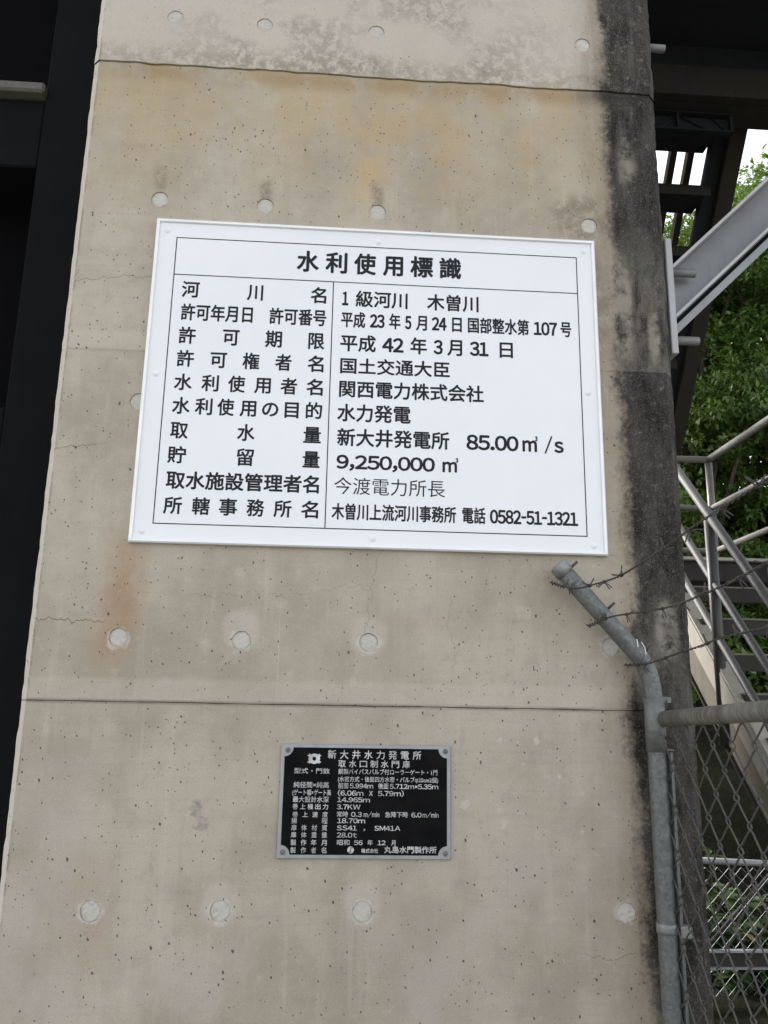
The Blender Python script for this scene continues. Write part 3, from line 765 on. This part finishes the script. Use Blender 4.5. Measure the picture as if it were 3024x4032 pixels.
k = MB(); k.box((-.765, .40, -.03), (-.742, .50, 5.5)); k.build('seal_strip', 'blacksteel', gate)
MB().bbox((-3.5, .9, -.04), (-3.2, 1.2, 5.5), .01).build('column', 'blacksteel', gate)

# ------------------------------------------------------------------ deck overhead
deck = empty('steel_deck', (2.0, .7, 4.5), 'dark steel deck overhead at the top right with deep edge girder', 'deck')
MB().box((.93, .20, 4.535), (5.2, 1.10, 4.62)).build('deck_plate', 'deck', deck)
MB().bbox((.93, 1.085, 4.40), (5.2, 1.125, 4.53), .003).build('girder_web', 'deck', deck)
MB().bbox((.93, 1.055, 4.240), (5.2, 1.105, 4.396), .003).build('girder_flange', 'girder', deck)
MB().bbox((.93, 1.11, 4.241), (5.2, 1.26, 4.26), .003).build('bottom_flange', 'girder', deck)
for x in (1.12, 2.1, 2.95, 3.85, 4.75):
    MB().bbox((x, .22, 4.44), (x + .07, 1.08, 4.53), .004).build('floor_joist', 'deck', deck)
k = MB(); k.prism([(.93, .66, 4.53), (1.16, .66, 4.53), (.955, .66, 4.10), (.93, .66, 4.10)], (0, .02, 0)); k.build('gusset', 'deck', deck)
roof = empty('shading_floor', (0, 1.3, 5.6), 'unseen black steel floor plate added high above the pier to shade the stair', 'floor')  # unseen plate added overhead to keep the stair below dark
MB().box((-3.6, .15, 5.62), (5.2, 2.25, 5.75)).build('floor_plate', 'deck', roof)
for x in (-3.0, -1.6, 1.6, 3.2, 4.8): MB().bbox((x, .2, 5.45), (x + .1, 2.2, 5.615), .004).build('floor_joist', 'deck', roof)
# little cross-braced tray hanging under the girder
tray = empty('cable_tray', (1.4, 1.2, 4.2), 'short grey cable tray with diagonal bracing under the deck girder', 'cable tray')
Yt = 1.155
for z in (4.135, 4.228): MB().bbox((1.0, Yt, z), (1.79, Yt + .02, z + .010), .001).build('rail', 'deck', tray)
for x in (1.05, 1.52, 1.775): MB().bbox((x, Yt + .004, 4.146), (x + .014, Yt + .018, 4.227), .001).build('upright', 'deck', tray)
for x0, x1 in ((1.41, 1.51), (1.54, 1.70), (1.70, 1.77)):
    MB().tube([(x0, Yt + .025, 4.145 if x0 < 1.5 else 4.225), (x1, Yt + .025, 4.225 if x0 < 1.5 else 4.15)], .005, 6).build('diagonal', 'deck', tray)
MB().box((1.0, Yt + .03, 4.14), (1.79, Yt + .045, 4.225)).build('tray_side', 'deck', tray)

# ------------------------------------------------------------------ upper stair flight, rising towards the camera
up = empty('upper_stair', (1.5, 1.4, 3.9), 'dark steel stair flight overhead right of the pier, white sky between its treads', 'stair')
def su(z): return 1.73 - (z - 3.8) * .72
def slat(x0, x1, dn, th, za, zb, name, mat):
    # plank lying in the slope of the flight: dn = offset behind, th = thickness
    d = Vector((0, -.72, 1)).normalized(); nrm = Vector((0, 1, .72)).normalized()
    p = [Vector((x, su(z), z)) + nrm * (dn + t) for z in (za, zb) for (x, t) in ((x0, 0), (x1, 0), (x1, th), (x0, th))]
    return MB().hexa(p).build(name, mat, up)
slat(1.885, 1.965, -.02, .16, 2.75, 4.37, 'stringer', 'girder')
slat(.96, 1.04, -.02, .16, 2.75, 4.37, 'stringer', 'deck')
slat(1.645, 1.678, .10, .04, 2.9, 4.36, 'centre_bar', 'girder')
slat(1.735, 1.768, .10, .04, 2.9, 4.36, 'centre_bar', 'girder')
slat(1.82, 1.882, .02, .06, 2.75, 4.36, 'side_plate', 'deck')
slat(1.045, 1.815, .04, .01, 4.26, 4.40, 'riser_plate', 'deck')
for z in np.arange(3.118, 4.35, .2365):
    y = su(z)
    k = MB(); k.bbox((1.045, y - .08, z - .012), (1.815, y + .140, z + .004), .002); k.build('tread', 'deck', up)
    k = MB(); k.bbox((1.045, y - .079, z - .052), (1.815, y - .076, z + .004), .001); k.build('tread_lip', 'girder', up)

# ------------------------------------------------------------------ silver diagonal beam with base plate and bolts
beam = empty('diagonal_beam', (.92, .1, 2.65), 'silver grey steel beam rising diagonally from a bolted plate on the pier', 'beam')
MB().bbox((.912, .030, 2.487), (.931, .26, 2.842), .002).build('base_plate', 'silverlight', beam)
ang = Vector((.300, 0, .297)).normalized(); nn = Vector((-ang.z, 0, ang.x))
def along(p0, length, prof, mat, name):
    # prof: list of (offset along nn, y); p0: point in x,z at the plate
    a = [Vector((p0[0], y, p0[1])) + nn * o for o, y in prof]
    a2 = []
    for p in a:     # cut square against the plate
        t = (.932 - p.x) / ang.x; a2.append(p + ang * t)
    b2 = [p + ang * length for p in a2]; n = len(prof)
    return MB().add(a2 + b2, [tuple(range(n)), tuple(range(2 * n - 1, n - 1, -1))] + [(i, (i + 1) % n, n + (i + 1) % n, n + i) for i in range(n)]).build(name, mat, beam)
P0 = (.935, 2.764); D1 = -.117
along(P0, 2.6, [(0, .032), (0, .155), (-.008, .155), (-.008, .032)], 'silverlight', 'top_flange')
along(P0, 2.6, [(-.0085, .118), (-.0085, .128), (D1 + .0085, .128), (D1 + .0085, .118)], 'silver', 'web')
along(P0, 2.6, [(D1, .032), (D1, .155), (D1 + .008, .155), (D1 + .008, .032)], 'silverlight', 'bottom_flange')
along(P0, 2.6, [(D1 - .014, .046), (D1 - .014, .054), (D1 - .034, .054), (D1 - .034, .046)], 'silver', 'lower_angle')
along(P0, 2.6, [(D1 - .002, .075), (D1 - .002, .083), (D1 - .032, .083), (D1 - .032, .075)], 'deck', 'lower_angle_web')
def threaded(y, z, x0, x1, r=.0128):
    path, rs = [], []; n = int((x1 - x0) / .0032)
    for i in range(n * 2 + 1):
        path.append((x0 + (x1 - x0) * i / (2 * n), y, z)); rs.append(r if i % 2 else r * .93)
    return MB().tube(path, rs, 14, smooth=False)
threaded(.085, 2.766, .928, 1.020).build('threaded_rod', 'thread', beam)
threaded(.085, 2.552, .928, 1.015).build('threaded_rod', 'thread', beam)
rod = threaded(.12, 3.572, .88, .992, .0125).build('anchor_rod', 'thread')
tag(rod, 'short grey steel rod end sticking out of the pier near the top', 'rod')

# ------------------------------------------------------------------ platform, guard rail, lower stair
plat = empty('stair_platform', (2.0, 1.7, 2.1), 'dark steel stair landing behind the pier at handrail height', 'platform')
MB().bbox((1.40, 1.236, 2.035), (3.0, 1.26, 2.128), .002).build('edge_channel', 'tread', plat)
MB().bbox((1.40, 1.205, 2.118), (3.0, 1.234, 2.131), .002).build('nosing', 'stringer', plat)
MB().box((1.40, 1.262, 2.10), (3.0, 2.3, 2.126)).build('floor_plate', 'tread', plat)
for x in (1.42, 2.9): MB().bbox((x, 2.2, 0), (x + .1, 2.3, 2.09), .004).build('leg', 'tread', plat)

guard = empty('guard_rail', (1.9, 1.88, 2.13), 'pale grey tubular guard rail with rusty corner post in front of the trees', 'railing')
gy = 1.879
for z0, z1, rr in ((2.762, 2.802, .0178), (2.506, 2.535, .0138), (2.284, 2.315, .0138)):
    MB().tube([(1.05, gy, z0), (1.885, gy, z0), (1.90, gy - .015, z0)], rr, 14).build('rail', 'tubepale', guard)
    MB().tube([(1.90, gy - .012, z0), (1.90, -.15, z1)], rr, 14).build('rail', 'tubepale', guard)
for y in (gy - .005, 1.22, .45, -.15):
    zt = 2.762 + (gy - y) * .02 - .018
    MB().tube([(1.90, y, 2.132), (1.90, y, zt)], .0180, 14).build('post', 'tubepale', guard)
MB().box((1.86, -.2, 2.09), (1.94, 1.23, 2.132)).build('kerb_angle', 'tread', guard)

low = empty('lower_stair', (1.7, .3, 0), 'grey steel stair descending towards the viewer with three-tube handrail', 'stair')
def band(x0, x1, ya, za, yb, zb, h0, h1, name, mat, parent=low):
    return MB().hexa([(x0, ya, za + h0), (x1, ya, za + h0), (x1, yb, zb + h0), (x0, yb, zb + h0), (x0, ya, za + h1), (x1, ya, za + h1), (x1, yb, zb + h1), (x0, yb, zb + h1)]).build(name, mat, parent)
YA, YB = 1.22, -.83
for x0 in (1.352, 2.12):
    band(x0, x0 + .01, YA, YA + .89, YB, YB + .89, -.262, -.012, 'stringer', 'web' if x0 < 2 else 'tread')
    band(x0 - .012, x0 + .062, YA, YA + .89, YB, YB + .89, -.010, .002, 'stringer_flange', 'stringer')
    band(x0 - .010, x0 + .060, YA, YA + .89, YB, YB + .89, -.276, -.264, 'stringer_flange', 'tread')
# broad pale band on the near stringer's outer face, its lit tone painted in
band(1.338, 1.350, YA, YA + .89, YB, YB + .89, -.115, -.012, 'side_plate', 'stringer')
yy = 1.10
while yy > -.8:
    z = yy + .89
    k = MB(); k.bbox((1.364, yy - .03, z - .062), (2.118, yy - .022, z - .008), .001); k.build('riser_lip', 'tread', low)
    k = MB(); k.bbox((1.364, yy - .032, z - .007), (2.118, yy + .13, z), .001); k.build('tread', 'treadtop', low)
    yy -= .1375
for off, rr in ((1.424, .0165), (1.180, .0138), (.986, .0138)):
    MB().tube([(1.35, 1.30, 1.30 + off), (1.35, -.72, -.72 + off)], rr, 16).build('handrail', 'tube', low)
    MB().tube([(2.13, 1.10, 1.10 + off), (2.13, -.72, -.72 + off)], rr, 12).build('handrail', 'tube', low)
for y in (.785, -.05, -.70):
    MB().tube([(1.35, y, y + .615), (1.35, y, y + 1.405)], .0195, 16).build('post', 'tube', low)
    MB().tube([(2.13, y, y + .80), (2.13, y, y + 1.405)], .0195, 12).build('post', 'tube', low)

# ------------------------------------------------------------------ wire-mesh railing behind, low on the right
rear = empty('mesh_railing', (2.3, 2.5, 0), 'shiny galvanised railing with fine wire mesh in front of the weeds', 'railing')
RY = 2.5
MB().tube([(1.3, RY, .742), (3.6, RY, .655)], .0165, 12).build('top_rail', 'newrail', rear)
for z0, h, mt in ((.268, .012, 'newrail'), (.188, .012, 'newrail'), (.20, .068, 'tread')):
    MB().bbox((1.3, RY - (.02 if h < .02 else .004), z0), (3.6, RY + .01, z0 + h), .001).build('bottom_rail', mt, rear)
MB().tube([(2.02, RY + .02, .29), (2.45, RY + .02, .70)], .012, 8).build('brace', 'tread', rear)
for x in (1.35, 3.3): MB().tube([(x, RY, -.03), (x, RY, .70)], .018, 10).build('post', 'newrail', rear)
for i in range(58):
    x = 1.38 + i * .033
    for lo_, hi_ in ((.285, .695), (-.02, .185)):
        # two leaning strands of the weave
        top = hi_ + (0 if hi_ < .5 else (2.3 - x) * .038)
        for s in (1,):
            h = top - lo_
            k = MB(); q = .033; pts = []; zc_ = lo_; j = 0
            while zc_ < top:
                pts.append((x + (q * .52 if (j + i) % 2 else -q * .52), RY + (.0018 if (j + i) % 2 else -.0018), zc_)); zc_ += q; j += 1
            if len(pts) > 1: k.tube(pts, .0013, 4, False, False); k.build('mesh_wire', 'newrail', rear)

# ------------------------------------------------------------------ near chain-link fence with barbed wire
fence = empty('chain_link_fence', (.77, -.3, 0), 'weathered chain-link fence with grey tubular top rail right of the post', 'fence')
post = empty('fence_post', (.77, -.045, 0), 'galvanised fence post with arm bent left over the pier, capped end', 'post')
PY, PR = -.047, .0216
ctrl = [(.776, -.03), (.7755, .6), (.7745, 1.1), (.7735, 1.44), (.773, 1.53), (.7705, 1.577), (.762, 1.617), (.7435, 1.651), (.717, 1.681), (.651, 1.7555), (.553, 1.866)]
pth = []
for i in range(len(ctrl) - 1):
    p0, p1, p2, p3 = (Vector((ctrl[max(0, min(len(ctrl) - 1, q))][0], PY, ctrl[max(0, min(len(ctrl) - 1, q))][1])) for q in (i - 1, i, i + 1, i + 2))
    n = 4 if 3 <= i <= 8 else 1
    for q in range(n):
        t = q / n
        pth.append(p1.lerp(p2, t) if n == 1 else .5 * ((2 * p1) + (-p0 + p2) * t + (2 * p0 - 5 * p1 + 4 * p2 - p3) * t * t + (-p0 + 3 * p1 - 3 * p2 + p3) * t ** 3))
arm_end = Vector((.553, PY, 1.866)); arm0 = Vector((.651, PY, 1.7555))
pth.append(arm_end)
MB().tube(pth, PR, 24).build('tube', 'galv', post)
adir = (arm_end - arm0).normalized(); aperp = Vector((adir.z, 0, -adir.x))
MB().tube([arm_end - adir * .020, arm_end + adir * .004, arm_end + adir * .008, arm_end + adir * .0085], [PR + .0022, PR + .0022, PR - .001, PR - .008], 24).build('cap', 'galvcap', post)
MB().tube([(.7735, PY, 1.43), (.773, PY, 1.558)], PR + .0026, 24).build('sleeve', 'galvdark', post)
MB().tube([(.7745, PY, 1.036), (.7745, PY, 1.044), (.7745, PY, 1.050), (.7745, PY, 1.058)], PR + .002, 20).build('clamp_band', 'galvcap', post)
for s in (0, 1): MB().bbox((.789 + s * .001, PY - .012, 1.432 + s * .11), (.812, PY + .012, 1.437 + s * .12), .002).build('lug', 'galvdark', post)
k = MB(); k.tube([(.803, PY - .018, 1.548), (.803, PY + .020, 1.548)], .005, 6); k.build('bolt', 'galvdark', post)
for i, (px, pz) in enumerate(((.589, 1.873), (.679, 1.774), (.766, 1.674))):
    MB().tube([Vector((px, PY - .004, pz)) - adir * 0 - aperp * .012, Vector((px, PY - .004, pz)) + aperp * .010], .0034, 8).build('pin', 'barb', post)
for i, pts in enumerate((((.731, 1.692), (.732, 1.683), (.733, 1.674)), ((.743, 1.686), (.751, 1.672), (.753, 1.655)))):
    k = MB()
    for j in range(2):
        (xa, za), (xb, zb) = pts[j], pts[j + 1]; w_ = .0011
        yv = PY - PR - .0006 if i == 0 else PY - PR * .86
        k.add([(xa - w_, yv, za), (xa + w_, yv, za), (xb + w_, yv, zb), (xb - w_, yv, zb)], [(0, 1, 2, 3)])
    k.build('paint_drip', 'whitepaint', post)
# stretcher bar beside the post
MB().bbox((.7965, PY - .024, .0), (.7985, PY - .004, 1.43), .0006).build('tension_bar', 'galv', fence)
MB().bbox((.7987, PY - .013, .0), (.8075, PY - .011, 1.43), .0006).build('tension_bar', 'galv', fence)

R0 = Vector((.790, -.060, 1.506)); R1 = Vector((.763, -.582, 1.535)); rd = (R1 - R0).normalized()
Rend = R0 + rd * 1.30
MB().tube([R0, Rend], .0185, 24).build('top_rail', 'galvrail', fence)
MB().tube([(Rend.x, Rend.y, -.03), (Rend.x, Rend.y, Rend.z + .04)], .0212, 20).build('end_post', 'galv', fence)
# chain link: each zigzag wire is one piece; wires run downwards and hook into their neighbours
PW, PH, WR = .0465, .0475, .0019
fx = lambda y: R0.x + (y - R0.y) * (R1.x - R0.x) / (R1.y - R0.y)
fz = lambda y: R0.z + (y - R0.y) * (R1.z - R0.z) / (R1.y - R0.y)
nw = int(1.26 / PW)
for i in range(nw):
    yc = R0.y - .018 - i * PW
    pts = []; j = 0; ztop = fz(yc) - .012; zc_ = ztop
    while zc_ > .04:
        s = 1 if ((j + i) % 2 == 0) else -1
        half = PW * .5 + .0030
        y = yc - s * half
        dx = .0030 * s
        # rounded elbow
        pts += [(fx(y) - dx * .2, y + s * .0085, zc_ + .0098), (fx(y) + dx * .7, y + s * .0020, zc_ + .0048), (fx(y) + dx, y, zc_), (fx(y) + dx * .7, y + s * .0020, zc_ - .0048), (fx(y) - dx * .2, y + s * .0085, zc_ - .0098)]
        zc_ -= PH; j += 1
    jit = random.uniform(-.002, .002)
    pts = [(a + random.uniform(-.0006, .0006), b_ + jit, c_ + random.uniform(-.0008, .0008)) for a, b_, c_ in pts]
    MB().tube(pts, WR, 6, False).build('mesh_wire', 'wire', fence)
# wire clip on the clamp
MB().bbox((.797, PY - .027, 1.030), (.823, PY - .002, 1.056), .003).build('clip', 'galvcap', fence)

# barbed wires: two twisted strands with four-point barbs
def barbed(pts, label):
    w = empty('barbed_wire', pts[0], label, 'barbed wire', 'barbed wires on the post arm')
    P = [Vector(p) for p in pts]
    fine_ = []
    for i in range(len(P) - 1):     # smooth curve through the points
        p0, p1, p2, p3 = P[max(i - 1, 0)], P[i], P[i + 1], P[min(i + 2, len(P) - 1)]
        n = max(4, int((p2 - p1).length / .004))
        for j in range(n):
            t = j / n
            fine_.append(.5 * ((2 * p1) + (-p0 + p2) * t + (2 * p0 - 5 * p1 + 4 * p2 - p3) * t * t + (-p0 + 3 * p1 - 3 * p2 + p3) * t ** 3))
    for ph in (0, math.pi):
        k = MB(); path = []; L_ = 0
        for i, p in enumerate(fine_):
            if i: L_ += (p - fine_[i - 1]).length
            t = (fine_[min(i + 1, len(fine_) - 1)] - fine_[max(i - 1, 0)]).normalized()
            u = t.cross(Vector((0, 0, 1))).normalized(); v_ = u.cross(t)
            a = L_ * 2 * math.pi / .034 + ph
            path.append(p + (u * math.cos(a) + v_ * math.sin(a)) * .0015)
        k.tube(path, .0012, 6, True); k.build('strand', 'barb', w)
    L_ = 0; nxt = .06
    for i in range(1, len(fine_) - 1):
        L_ += (fine_[i] - fine_[i - 1]).length
        if L_ > nxt:
            nxt += .108 + random.uniform(-.014, .014)
            p = fine_[i]; t = (fine_[i + 1] - fine_[i - 1]).normalized(); u = t.orthogonal().normalized(); v_ = t.cross(u)
            a0 = random.uniform(0, 6.28); k = MB()
            for q in range(2):
                path = []
                for s in range(15):
                    f_ = s / 14; a = a0 + q * 1.7 + (f_ - .5) * 2.6 * 2 * math.pi
                    r_ = .0032 + (.0165 * max(0, abs(f_ - .5) - .39) / .11)
                    path.append(p + t * ((f_ - .5) * .0075 + (q - .5) * .003) + (u * math.cos(a if abs(f_ - .5) < .39 else a0 + q * 1.7 + math.copysign(.39, f_ - .5) * 2.6 * 2 * math.pi) + v_ * math.sin(a if abs(f_ - .5) < .39 else a0 + q * 1.7 + math.copysign(.39, f_ - .5) * 2.6 * 2 * math.pi)) * r_)
                k.tube(path, .00125, 5, True)
            k.build('barb', 'barb', w)
    # the end turned back and wound round the wire
    k = MB(); path = []
    p0 = fine_[3]; t = (fine_[10] - fine_[3]).normalized(); u = t.orthogonal().normalized(); v_ = t.cross(u)
    for s in range(60):
        a = s / 60 * 5 * 2 * math.pi; r_ = .0042 + .0012 * math.sin(s * .9)
        path.append(p0 + t * (s / 60 * .034 - .004) + (u * math.cos(a) + v_ * math.sin(a)) * r_)
    path += [path[-1] + Vector((.004, -.006, .008)), path[-1] + Vector((.008, -.012, .019))]
    k.tube(path, .0012, 5, True); k.build('tie', 'barb', w)
    return w
barbed([(.528, -.052, 1.826), (.533, -.070, 1.821), (.561, -.0715, 1.813), (.582, -.10, 1.807), (.58, -.194, 1.801), (.58, -.362, 1.795), (.58, -.496, 1.802), (.58, -.624, 1.813), (.58, -.71, 1.823), (.58, -.79, 1.831), (.58, -.894, 1.839), (.58, -.953, 1.843), (.58, -1.30, 1.875)],
       'topmost barbed wire, tied at the capped end of the post arm')
barbed([(.616, -.050, 1.724), (.620, -.070, 1.722), (.645, -.0715, 1.735), (.664, -.10, 1.742), (.665, -.205, 1.738), (.665, -.343, 1.732), (.665, -.469, 1.731), (.665, -.573, 1.738), (.665, -.664, 1.744), (.665, -.764, 1.756), (.665, -.798, 1.759), (.665, -1.30, 1.80)],
       'middle barbed wire, tied halfway along the post arm')
barbed([(.703, -.052, 1.630), (.709, -.071, 1.629), (.735, -.0715, 1.632), (.745, -.112, 1.634), (.745, -.249, 1.647), (.745, -.375, 1.658), (.745, -.462, 1.668), (.745, -.555, 1.672), (.745, -.638, 1.676), (.745, -1.30, 1.71)],
       'lowest barbed wire, tied at the bend of the post')

# ------------------------------------------------------------------ vegetation
def leaves(name, mat, parent, C, A, U, size, width=.48, fold=.25, curl=.18):
    """C leaf bases, A leaf directions, U face normals (n x 3); one mesh of folded leaves"""
    n = len(C); size = np.asarray(size).reshape(-1, 1)
    A = A / np.linalg.norm(A, axis=1, keepdims=True)
    S = np.cross(A, U); S /= np.maximum(1e-6, np.linalg.norm(S, axis=1, keepdims=True)); Nn = np.cross(S, A)
    b_ = C; mid = C + A * size * .5 - Nn * size * .02
    tip = C + A * size - Nn * size * curl
    l = C + A * size * .45 + S * size * width * .5 + Nn * size * fold * .25
    r = C + A * size * .45 - S * size * width * .5 + Nn * size * fold * .25
    v = np.stack([b_, mid, tip, l, r], 1).reshape(-1, 3)
    base = np.arange(n)[:, None] * 5
    tri = np.concatenate([base + np.array([0, 4, 1]), base + np.array([4, 2, 1]), base + np.array([0, 1, 3]), base + np.array([3, 1, 2])], 1).reshape(-1, 3)
    me = bpy.data.meshes.new(name)
    me.vertices.add(len(v)); me.vertices.foreach_set('co', v.astype(np.float32).ravel())
    me.loops.add(len(tri) * 3); me.loops.foreach_set('vertex_index', tri.astype(np.int32).ravel())
    me.polygons.add(len(tri)); me.polygons.foreach_set('loop_start', np.arange(0, len(tri) * 3, 3, dtype=np.int32))
    me.update(); me.validate(); me.materials.append(M[mat])
    o = bpy.data.objects.new(name, me); COL.objects.link(o)
    if parent:
        o.parent = parent; o.matrix_parent_inverse = Matrix.Translation(-Vector(parent.location))
    return o

def tree(base, centre, radii, nclump, nleaf, mat, label, seed, size=.068):
    rg = np.random.default_rng(seed)
    t = empty('broadleaf_tree', base, label, 'tree', 'trees behind the stair')
    cl = []
    while len(cl) < nclump:
        p = rg.uniform(-1, 1, 3)
        d = np.linalg.norm(p)
        if d < 1 and d > .35 + .3 * rg.random(): cl.append(np.array(centre) + p * np.array(radii))
    C, A, U = [], [], []
    for c_ in cl:
        rad = rg.uniform(.42, .78); m_ = int(nleaf * (rad / .6) ** 2)
        # twigs inside the clump, leaves set along them
        ntw = max(8, m_ // 9)
        td = rg.normal(size=(ntw, 3)); td[:, 2] = np.abs(td[:, 2]) * .6 + td[:, 2] * .4
        td /= np.linalg.norm(td, axis=1, keepdims=True)
        te = c_ + td * rad * rg.uniform(.55, 1.05, (ntw, 1)) * np.array([1, 1, .72])
        for q in range(ntw):
            k_ = 9; s = rg.uniform(0, .30, (k_, 1)) * rad
            side = rg.normal(size=(k_, 3)); dirn = td[q] * .9 + side * .75 + np.array([0, 0, -.25])
            C.append(te[q] - td[q] * s + side * .012); A.append(dirn)
            U.append(np.array([0, 0, 1.0]) * .9 + td[q] * .8 + rg.normal(size=(k_, 3)) * .35)
    C, A, U = np.concatenate(C), np.concatenate(A), np.concatenate(U)
    leaves('crown', mat, t, C, A, U, rg.uniform(.7, 1.25, len(C)) * size)
    tr = MB(); top = Vector(centre) + Vector((0, 0, radii[2] * .5)); b0 = Vector(base)
    path = [b0.lerp(top, f) + Vector((.12 * math.sin(f * 5 + seed), .1 * math.cos(f * 4 + seed), 0)) for f in np.linspace(0, 1, 9)]
    tr.tube(path, [.17 * (1 - .82 * f) for f in np.linspace(0, 1, 9)], 10)
    tk = tr.build('trunk', 'bark', t)
    for c_ in cl[::2]:
        f = rg.uniform(.25, .85); s = path[int(f * 8)]; e = Vector(c_); mdl = s.lerp(e, .55) + Vector((0, 0, -.12))
        MB().tube([s, mdl, e], [.05 * (1 - f * .6), .028, .008], 6, False).build('limb', 'bark', tk)
    return t
tree((3.7, 6.1, 1.2), (3.75, 6.1, 4.55), (1.25, 1.1, 2.75), 90, 860, 'leaf1', 'dark green broadleaf tree whose crown shows just right of the pier', 3)
tree((5.2, 6.3, 1.2), (5.15, 6.2, 4.9), (1.35, 1.2, 2.8), 90, 860, 'leaf2', 'brighter green broadleaf tree at the right border above the guard rail', 5)
tree((4.5, 8.6, 2.2), (4.5, 8.6, 5.6), (2.2, 1.4, 3.0), 120, 600, 'leaf1', 'tall dark tree at the back, filling the gaps between the nearer crowns', 9, .10)
tree((2.9, 8.4, 2.2), (2.6, 8.4, 4.6), (1.7, 1.3, 3.0), 46, 380, 'leaf1', 'dark broadleaf tree standing mostly hidden behind the pier', 12, .10)
tree((7.3, 7.4, 2.0), (7.2, 7.4, 5.2), (1.7, 1.4, 3.0), 46, 380, 'leaf2', 'green tree beyond the right border of the view', 15, .10)

def undergrowth():
    rg = np.random.default_rng(21); n = 26000
    x = rg.uniform(.5, 9, n); y = 4.6 + rg.random(n) ** 1.2 * 6.5
    z = np.array([bank_height(a, b_) for a, b_ in zip(x, y)]) + rg.random(n) ** 1.6 * .75
    keep = rg.random(n) < np.clip((y - 4.3) / 1.5, .2, 1)
    C = np.stack([x, y, z], 1)[keep]; k_ = len(C)
    A = rg.normal(size=(k_, 3)) + np.array([0, -.5, .1]); U = rg.normal(size=(k_, 3)) * .5 + np.array([0, -.3, 1])
    o = leaves('undergrowth', 'leaf1', None, C, A, U, rg.uniform(.07, .15, k_))
    tag(o, 'dark undergrowth covering the shaded bank below the trees', 'undergrowth', kind='stuff')
undergrowth()

WEEDS = [(2.20, 2.80, .72, 3, 'leafy weed with its tip above the shiny railing, nearest the pier'), (2.46, 2.90, .52, 6, 'broad-leaved weed behind the upper mesh, at the right border'),
         (2.12, 2.72, .42, 6, 'low weed behind the upper mesh, close to the pier edge'), (2.32, 2.78, .44, 7, 'low weed behind the mesh under the diagonal brace'),
         (2.18, 2.60, .22, 8, 'small weed below the railing bottom bar near the pier'), (2.38, 2.62, .20, 8, 'small weed below the railing bottom bar at the right border'), (2.72, 2.9, .5, 6, 'tall weed beyond the right end of the view')]
for i, (x, y, h, n, lab) in enumerate(WEEDS):
    rg = np.random.default_rng(40 + i); z0 = bank_height(x, y) - .02 if y > 2.9 else 0.0
    w = empty('weed', (x, y, z0), lab, 'weed', 'weeds behind the mesh railing')
    C, A, U = [], [], []
    for s in range(n):
        a = rg.uniform(0, 6.28); lean = rg.uniform(.05, .25) * h; hh = h * rg.uniform(.65, 1.05)
        tip = Vector((x + math.cos(a) * lean, y + math.sin(a) * lean * .6, z0 + hh)); b0 = Vector((x + .02 * math.cos(a), y + .02 * math.sin(a), z0))
        mdl = b0.lerp(tip, .5) + Vector((0, 0, .04 * h))
        MB().tube([b0, mdl, tip], [.004, .003, .0015], 5, False).build('stem', 'leaf3', w)
        for q in range(12):
            f = rg.uniform(.2, 1.0); p = b0.lerp(tip, f); th = rg.uniform(0, 6.28)
            for lf in range(3):
                t2 = th + (lf - 1) * .6
                C.append(p); A.append((math.cos(t2), math.sin(t2), rg.uniform(-.25, .35))); U.append((rg.normal() * .2, rg.normal() * .2 - .25, 1))
    leaves('foliage', 'leaf3', w, np.array(C, float), np.array(A, float), np.array(U, float), rg.uniform(.06, .11, len(C)), .5, .2, .15)
for i, (x, y, z, a) in enumerate(((2.26, 2.62, .33, .5), (2.40, 2.64, .25, -.4), (2.30, 2.60, .07, .9))):
    o = leaves('dry_leaf', 'dryleaf', None, np.array([[x, y, z]]), np.array([[math.cos(a), 0.1, -math.sin(a)]]), np.array([[0, -1, .5]]), [.12], .22, .3, .1)
    tag(o, ('brown dry leaf caught among the weeds under the brace', 'brown dry leaf hanging just above the railing bottom bar', 'brown dry leaf lying below the railing bottom bar')[i], 'leaf', 'dry leaves among the weeds')
